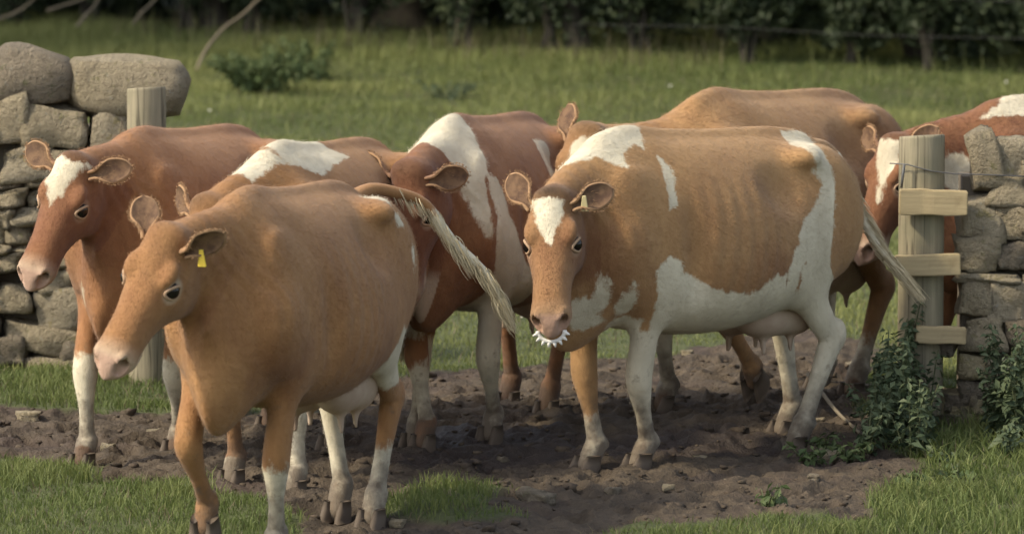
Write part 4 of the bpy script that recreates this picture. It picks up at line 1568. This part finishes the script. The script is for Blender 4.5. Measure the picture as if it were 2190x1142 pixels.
# dead blades mixed through the turf
for nm, n, box, hh, lab in (('dead_meadow_blades', 9000, (0, 0, 24.6, 44, 0.095), (0.03, 0.10), 'straw coloured dead blades mixed through the meadow'),
                            ('dead_trackside_blades', 7000, (-2.4, 2.6, 18.7, 24.4, 0.0), (0.02, 0.07), 'straw coloured dead blades mixed through the trackside turf')):
    x, y = scatter(n, *box)
    kp = turf_val(x, y) > 0.4
    x, y = x[kp], y[kp]
    V, T, H = blades(x, y, NR.uniform(*hh, len(x)), np.full(len(x), 0.0024), NR.uniform(0.3, 0.95, len(x)), NR.uniform(0.2, 1, len(x)))
    me = np_mesh(nm, V, T)
    add_attr(me, 'hue', H)
    tag(link(nm, me, M['dry_grass']), lab, 'grass', kind='stuff')
# near turf on both sides of the mud
n = 120000
x, y = scatter(n, -2.4, 2.6, 18.7, 24.6)
keep = turf_val(x, y) > NR.uniform(0.30, 0.85, n)
x, y = x[keep], y[keep]
cl = fbm(x, y, 2.6, 3, 51)
hgt = 0.022 + 0.085 * np.clip(cl - 0.22, 0, 1) * NR.uniform(0.5, 1.3, len(x))
cl3 = fbm(x, y, 7.0, 2, 57)
hgt *= 0.35 + 1.35 * cl3 * (0.6 + 0.8 * fbm(x, y, 1.3, 2, 59))
hue = np.clip(0.06 + (cl - 0.5) * 0.7 + (cl3 - 0.5) * 0.6 + NR.normal(0, .13, len(x)), 0, 1)
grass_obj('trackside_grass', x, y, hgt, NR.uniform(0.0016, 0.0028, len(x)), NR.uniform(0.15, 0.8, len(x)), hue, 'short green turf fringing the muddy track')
# rank grass round the right wall foot and bottom right corner
n = 9000
x, y = scatter(n, 1.05, 2.6, 19.6, 22.9)
keep = (turf_val(x, y) > 0.55) & (fbm(x, y, 2.0, 2, 61) > 0.42)
x, y = x[keep], y[keep]
grass_obj('rank_grass', x, y, NR.uniform(0.04, 0.11, len(x)), NR.uniform(0.002, 0.0036, len(x)), NR.uniform(0.3, 0.95, len(x)), np.clip(NR.normal(0.15, .2, len(x)), 0, 1), 'longer rank grass below the right stone wall')


# ---------------------------------------------------------------- leaves
def leaf_cloud(centres, normals, size, hue, aspect=0.55):
    """pointed leaves: 4-vertex kites folded on the midrib -> verts, tris"""
    n = len(centres)
    N = normals / np.maximum(np.linalg.norm(normals, axis=1), 1e-6)[:, None]
    r = NR.normal(size=(n, 3))
    T = np.cross(N, r)
    T /= np.maximum(np.linalg.norm(T, axis=1), 1e-6)[:, None]
    B = np.cross(N, T)
    s = size[:, None]
    V = np.empty((n, 4, 3), np.float32)
    V[:, 0] = centres - T * s * 0.5
    V[:, 1] = centres + B * s * 0.5 * aspect + N * s * 0.10
    V[:, 2] = centres + T * s * 0.5 - N * s * 0.08
    V[:, 3] = centres - B * s * 0.5 * aspect + N * s * 0.10
    b = np.arange(n)[:, None] * 4
    F = np.concatenate([b + np.array([[0, 1, 2]]), b + np.array([[0, 2, 3]])])
    return V.reshape(-1, 3), F, np.repeat(hue, 4)


def leaf_obj(name, C, N, size, hue, mat, parent=None, aspect=0.55):
    V, F, H = leaf_cloud(C, N, size, hue, aspect)
    me = np_mesh(name, V, F, False)
    add_attr(me, 'hue', H)
    return link(name, me, M[mat], parent)


def nettle(x, y, hgt, n_stem, spread, seed, label, group, lsize=0.062, mat='nettle', cat='weed', name='nettle_plant'):
    rng = np.random.default_rng(seed)
    root = empty(name, (x, y, gz(x, y) - 0.01))
    tag(root, label, cat, group)
    C, N, S, Hh = [], [], [], []
    SV, SQ = [], []
    for k in range(n_stem):
        a = rng.uniform(0, 6.28)
        b = np.array([math.cos(a), math.sin(a), 0]) * rng.uniform(0, spread * 0.4)
        tipo = b + np.array([math.cos(a) * spread * rng.uniform(.2, 1), math.sin(a) * spread * rng.uniform(.2, 1), hgt * rng.uniform(.6, 1.0)])
        pts = [b + (tipo - b) * t + np.array([0, 0, 0.10 * hgt * math.sin(t * 3.14)]) for t in np.linspace(0, 1, 6)]
        V, Q = tube_geo(pts, list(np.linspace(.0045, .002, 6)), 5, False)
        o = len(SV)
        SV += V
        SQ += [tuple(i + o for i in q) for q in Q]
        nl = int(hgt / 0.017)
        for j in range(nl):
            t = 0.12 + 0.88 * j / nl
            p = b + (tipo - b) * t + np.array([0, 0, 0.10 * hgt * math.sin(t * 3.14)])
            for s in (0, math.pi):
                ang = j * 1.57 + s + rng.normal(0, .4)
                d = np.array([math.cos(ang), math.sin(ang), 0])
                sz = lsize * rng.uniform(.6, 1.15) * (1.1 - 0.55 * t)
                C.append(p + d * sz * 0.6 + np.array([0, 0, rng.normal(0, .008)]))
                N.append(d * rng.uniform(0.2, 0.9) + np.array([rng.normal(0, .35), rng.normal(0, .35), rng.uniform(0.4, 1.1)]))
                S.append(sz)
                Hh.append(np.clip(rng.normal(.40 + .25 * t, .22), 0, 1))
    link('stem', py_mesh('stem', SV, SQ), M['stem'], root)
    leaf_obj('foliage', np.array(C), np.array(N), np.array(S), np.array(Hh), mat, root)
    return root


for k, (u, v, h_, ns, sp_) in enumerate([(1905, 945, .50, 5, .11), (1935, 965, .46, 5, .12), (1878, 968, .34, 4, .10), (1950, 985, .34, 5, .11), (1985, 965, .22, 4, .09),
                                         (1850, 985, .20, 4, .10), (1925, 915, .52, 4, .09), (2025, 992, .07, 4, .10), (1975, 925, .36, 4, .10)]):
    p = gpt(u, v)
    nettle(p.x, p.y, h_, ns, sp_, 400 + k, 'dark green nettle in the clump hiding the foot of the timber post', 'nettles below the timber post')
for k, (u, v, h_, ns, sp_) in enumerate([(2142, 945, .38, 5, .09), (2162, 930, .50, 5, .11), (2185, 955, .40, 5, .12), (2230, 945, .5, 5, .13), (2140, 985, .16, 5, .12), (2290, 950, .45, 5, .14)]):
    p = gpt(u, v)
    nettle(p.x, p.y, h_, ns, sp_, 450 + k, 'leafy nettle growing against the right stone wall', 'nettles along the right wall')
for k, (u, v) in enumerate([(1765, 965), (1810, 990), (1740, 990), (1640, 1105), (1950, 1040), (2050, 1045)]):
    p = gpt(u, v)
    nettle(p.x, p.y, .09, 5, .10, 480 + k, 'low broad leaved weed at the edge of the mud', 'low weeds beside the mud', .06, 'bramble', 'weed', 'dock_weed')
p = gpt(560, 208)
nettle(p.x, p.y, .33, 34, .42, 500, 'low bushy bramble patch standing in the meadow', None, .075, 'bramble', 'bush', 'bramble_patch')
p = gpt(665, 170)
nettle(p.x, p.y, .34, 16, .22, 501, 'pale leafy bramble shoot at the right end of the meadow bramble', None, .07, 'bramble', 'bush', 'bramble_patch')
p = gpt(950, 212)
nettle(p.x, p.y, .16, 14, .22, 502, 'small dark weed tuft in the middle of the meadow', None, .06, 'nettle', 'weed', 'weed_tuft')

# clover heads
n = 24
x, y = scatter(n, 0, 0, 25, 42, 0.09)
C = np.stack([x, y, ground_h(x, y) + NR.uniform(.03, .09, n)], 1)
leaf_f = leaf_obj('clover_flowers', C, np.stack([NR.normal(0, .2, n), -np.ones(n), NR.uniform(0, 1, n)], 1), NR.uniform(.010, .022, n), np.ones(n), 'flower', None, 1.0)
tag(leaf_f, 'tiny white clover heads scattered through the meadow', 'flowers', kind='stuff')


# ---------------------------------------------------------------- hedge bottom, trees and wood behind the meadow
def hedge_y(x):
    return 43.7 - 0.62 * x


def bush(x, y, w, d, h_, n, seed, label):
    rng = np.random.default_rng(seed)
    root = empty('hedge_bush', (x, y, gz(x, y)))
    tag(root, label, 'bush', 'hedge bushes along the far edge of the meadow')
    C = rng.normal(size=(n, 3))
    C /= np.linalg.norm(C, axis=1)[:, None]
    C *= (rng.uniform(0, 1, n) ** 0.45)[:, None]
    lump = 0.75 + 0.5 * np.array([mnoise.noise(Vector(c) * 2.2 + Vector((seed, 0, 0))) for c in C])
    C = C * lump[:, None] * np.array([w, d, h_ * 0.55]) + np.array([0, 0, h_ * 0.52])
    C[:, 2] = np.abs(C[:, 2]) + 0.02
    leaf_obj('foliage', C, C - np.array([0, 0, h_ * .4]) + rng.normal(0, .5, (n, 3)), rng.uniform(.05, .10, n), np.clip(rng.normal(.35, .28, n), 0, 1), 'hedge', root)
    V, Q = [], []
    for k in range(7):
        a = rng.uniform(0, 6.28)
        q = [np.array([math.cos(a) * w * .25 * t + rng.normal(0, .04), math.sin(a) * d * .3 * t, h_ * .9 * t]) for t in np.linspace(0, 1, 5)]
        v, f = tube_geo(q, list(np.linspace(.022, .008, 5)), 6, False)
        o = len(V)
        V += v
        Q += [tuple(i + o for i in g) for g in f]
    link('stem', py_mesh('stem', V, Q), M['bark'], root)


hr = random.Random(77)
bx = -8.0
while bx < 7.5:
    w = hr.uniform(0.55, 1.0)
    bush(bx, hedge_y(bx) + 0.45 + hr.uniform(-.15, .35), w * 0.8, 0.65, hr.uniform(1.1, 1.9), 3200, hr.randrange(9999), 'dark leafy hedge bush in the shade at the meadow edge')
    bx += w * 0.95


def tree(x, y, r, h_, lean, cr, seed, label, ncrown=3800):
    rng = np.random.default_rng(seed)
    root = empty('tree', (x, y, gz(x, y) - 0.05))
    tag(root, label, 'tree')
    pts = [np.array([lean * t * h_, 0.2 * lean * t * h_, h_ * t]) + rng.normal(0, .03, 3) * (t > 0) for t in np.linspace(0, 1, 9) ** 1.3]
    rad = [r * (1 + 0.9 * math.exp(-p[2] / 0.18)) * (1 - 0.55 * p[2] / h_) for p in pts]
    pts.insert(1, np.array([lean * .12, 0, .12]))
    rad.insert(1, r * 1.45)
    V, Q = tube_geo(pts, rad, 14)
    for i, v in enumerate(V):
        c = Vector(pts[min(i // 14, len(pts) - 1)])
        d = v - c
        V[i] = c + d * (1 + 0.16 * mnoise.noise(Vector((d.x * 9, d.y * 9, v.z * 1.2 + seed))) + 0.06 * math.sin(5 * math.atan2(d.y, d.x) + seed) * math.exp(-max(v.z, 0) / .4))
    for k in range(7):
        a = rng.uniform(0, 6.28)
        b = pts[-1] * rng.uniform(.55, .95)
        q = [b + np.array([math.cos(a), math.sin(a), .8]) * cr * .75 * t for t in (0, .35, .7, 1)]
        v, f = tube_geo(q, [r * .35, r * .25, r * .15, r * .06], 7, False)
        o = len(V)
        V += v
        Q += [tuple(i + o for i in g) for g in f]
    link('trunk', py_mesh('trunk', V, Q), M['bark'], root)
    n = ncrown
    cc = rng.normal(size=(40, 3))
    cc = cc / np.linalg.norm(cc, axis=1)[:, None] * rng.uniform(.4, 1, 40)[:, None] * np.array([cr, cr, cr * .75]) + np.array([lean * h_, 0, h_ + cr * .25])
    C = cc[rng.integers(0, 40, n)] + rng.normal(0, cr * .16, (n, 3))
    leaf_obj('crown', C, rng.normal(size=(n, 3)) + np.array([0, 0, .8]), rng.uniform(.22, .42, n), np.clip(rng.normal(.5, .25, n), 0, 1), 'crown', root, 0.8)


Y1 = gpt(1238, 128).y
tree(at(1238, 128, Y1).x, Y1, 0.075, 4.6, -0.02, 2.6, 1, 'slim tree trunk with flared roots at the middle of the meadow edge')
Y2 = gpt(1995, 172).y
tree(at(1995, 172, Y2).x + 0.03, Y2 + 1.5, 0.10, 4.8, 0.0, 3.0, 2, 'thick shaded tree trunk behind the right timber post')
tree(at(462, 60, 46.2).x, 46.2, 0.10, 4.6, 0.01, 2.8, 3, 'shaded tree trunk behind the long leaning branch')
for k, (x, y, lab) in enumerate([(-7.5, 48.5, 'unseen tall tree added to shade the hedge beyond the left wall'), (-12.5, 49.0, 'second unseen tall tree added for shade far out to the left'), (-18, 50, 'outermost unseen tall tree added for shade on the left'), (6.8, 42.0, 'unseen tall tree added to shade the hedge beyond the right wall'), (-10.0, 44.5, 'unseen wide tree added to shade the meadow far out to the left'), (-4.9, 48.6, 'tall tree added to shade the hedge above the left wall'), (-0.9, 46.6, 'tall tree added to shade the hedge behind the middle of the herd'), (1.9, 45.2, 'tall tree added to shade the hedge behind the plain backed cow')]):
    tree(x, y, 0.2, 4.5, 0.02, 3.6, 20 + k, lab, 3800)  # trees added to throw shade on the hedge and meadow edge

# the wood behind, one dark mass of foliage
n = 30000
x = NR.uniform(-26, 24, n)
y = hedge_y(x) + 1.9 + NR.uniform(0, 1, n) ** 1.5 * 9
z = NR.uniform(0, 1, n) ** 1.3 * 9.5
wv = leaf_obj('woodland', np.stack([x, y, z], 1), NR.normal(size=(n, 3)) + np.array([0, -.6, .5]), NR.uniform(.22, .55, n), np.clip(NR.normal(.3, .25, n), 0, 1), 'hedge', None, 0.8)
tag(wv, 'dark woodland rising behind the hedge', 'wood', kind='stuff')


# fallen and leaning branches on the left of the meadow edge
def dead_branch(pts, r0, r1, label):
    pts = catmull(np.array([tuple(p) for p in pts]), 12)
    V, Q = tube_geo([p - pts[0] for p in pts], list(np.linspace(r0, r1, 12)), 8)
    o = link('dead_branch', py_mesh('dead_branch', V, Q), M['twig'])
    o.location = pts[0]
    tag(o, label, 'branch')


dead_branch([at(420, 152, 42.6), at(440, 108, 42.9), at(478, 62, 43.3), at(520, 32, 43.6), at(566, -12, 44.0), at(640, -60, 44.3)], 0.013, 0.010, 'long pale bare branch leaning up from the meadow grass')
dead_branch([at(285, 52, 45.4), at(303, 28, 45.4), at(330, 2, 45.5), at(352, -30, 45.6)], 0.012, 0.008, 'short bare stick leaning left of the long pale branch')
dead_branch([at(165, 58, 45.6), at(182, 36, 45.6), at(203, 12, 45.7), at(222, -22, 45.8)], 0.014, 0.009, 'thin bare stick above the flat topped boulder')
dead_branch([at(100, 24, 46.2), at(130, 14, 46.2), at(168, 2, 46.2), at(230, -25, 46.2)], 0.012, 0.008, 'nearly level bare stick in the hedge above the round boulder')
dead_branch([at(-30, 48, 46.2), at(20, 34, 46.2), at(58, 12, 46.2), at(90, -20, 46.2)], 0.014, 0.009, 'brown bare stick at the top left corner')

dead_branch([gpt(1728, 800, .10), gpt(1755, 835, .06), gpt(1790, 880, .04), gpt(1838, 925, .02)], 0.010, 0.006, 'thin fallen stick in the mud beside the nettles')
# wire stock fence in front of the hedge on the right
wf = empty('wire_fence', (2.4, 43.0, 0))
tag(wf, 'thin wire stock fence in front of the dark hedge', 'fence')
org = Vector(wf.location)
for vz in (0.34, 0.62, 0.95):
    wire(wf, [Vector((x, hedge_y(x) - 0.12, vz + 0.01 * math.sin(x * 3 + vz * 9))) - org for x in np.linspace(0.45, 5.5, 14)], 0.0011)
for x in (5.5,):
    V, Q = tube_geo([Vector((x, hedge_y(x) - 0.06, -0.05)) - org, Vector((x + .02, hedge_y(x) - 0.06, .6)) - org, Vector((x + .03, hedge_y(x) - 0.06, 1.15)) - org], [.03, .028, .026], 9)
    link('fence_post', py_mesh('fence_post', V, Q), M['bark'], wf)

# ---------------------------------------------------------------- clods and stones on the track
n = 2800
x, y = scatter(n, -2.4, 2.4, 18.8, 24.8)
keep = (turf_val(x, y) < 0.45)
x, y = x[keep], y[keep]
base = [np.array([tuple(v.co) for v in m_.vertices]) for m_ in [stone_mesh(600 + i, 2, .26, .55) for i in range(6)]]
bm_ = bpy.data.meshes['stone']
tm = stone_mesh(600, 2, .26, .55)
Fq = np.array([tuple(p.vertices) for p in tm.polygons])
VV, QQ, HH = [], [], []
off = 0
for i in range(len(x)):
    s = min(0.004 + NR.exponential(0.0045), 0.026)
    b = base[i % 6]
    a = NR.uniform(0, 6.28)
    c, sn = math.cos(a), math.sin(a)
    v = b * np.array([s * 2.4, s * 1.9, s * 1.1])
    v = np.stack([v[:, 0] * c - v[:, 1] * sn, v[:, 0] * sn + v[:, 1] * c, v[:, 2]], 1) + np.array([x[i], y[i], 0])
    VV.append(v)
    QQ.append(Fq + off)
    HH.append(np.full(len(v), np.clip(NR.normal(.36, .18), 0, 1)))
    off += len(v)
VV = np.concatenate(VV)
cx = np.repeat(x, len(base[0]))
cy = np.repeat(y, len(base[0]))
VV[:, 2] += ground_h(cx, cy) + 0.003
me = np_mesh('mud_clods', VV, np.concatenate(QQ))
add_attr(me, 'hue', np.concatenate(HH))
tag(link('mud_clods', me, M['clod']), 'small clods and crumbs of mud over the trampled track', 'mud', kind='stuff')
sr = random.Random(5)
for k, (u, v, w) in enumerate([(1500, 985, 26), (1775, 975, 54), (1825, 990, 24), (1610, 830, 22), (1470, 770, 24), (1830, 790, 30), (1750, 905, 22), (1140, 1065, 60), (1160, 1090, 44), (1075, 985, 22), (990, 985, 20), (880, 1070, 34), (850, 1120, 30),
                              (230, 965, 30), (60, 905, 44), (330, 930, 26), (1430, 1060, 24), (1560, 1045, 30), (1660, 1040, 26), (1310, 1060, 30), (1740, 1045, 26), (1850, 840, 26)]):
    p = gpt(u, v)
    s = w * p.y / _F
    o = link('loose_stone', SM[k % 12], M['rock'])
    o.location = (p.x, p.y, gz(p.x, p.y) + s * 0.12)
    o.scale = (s, s * .9, s * 0.55)
    o.rotation_euler = (0, 0, sr.uniform(0, 6))
    tag(o, 'small stone lying in the trampled mud of the track', 'stone', 'loose stones on the muddy track')
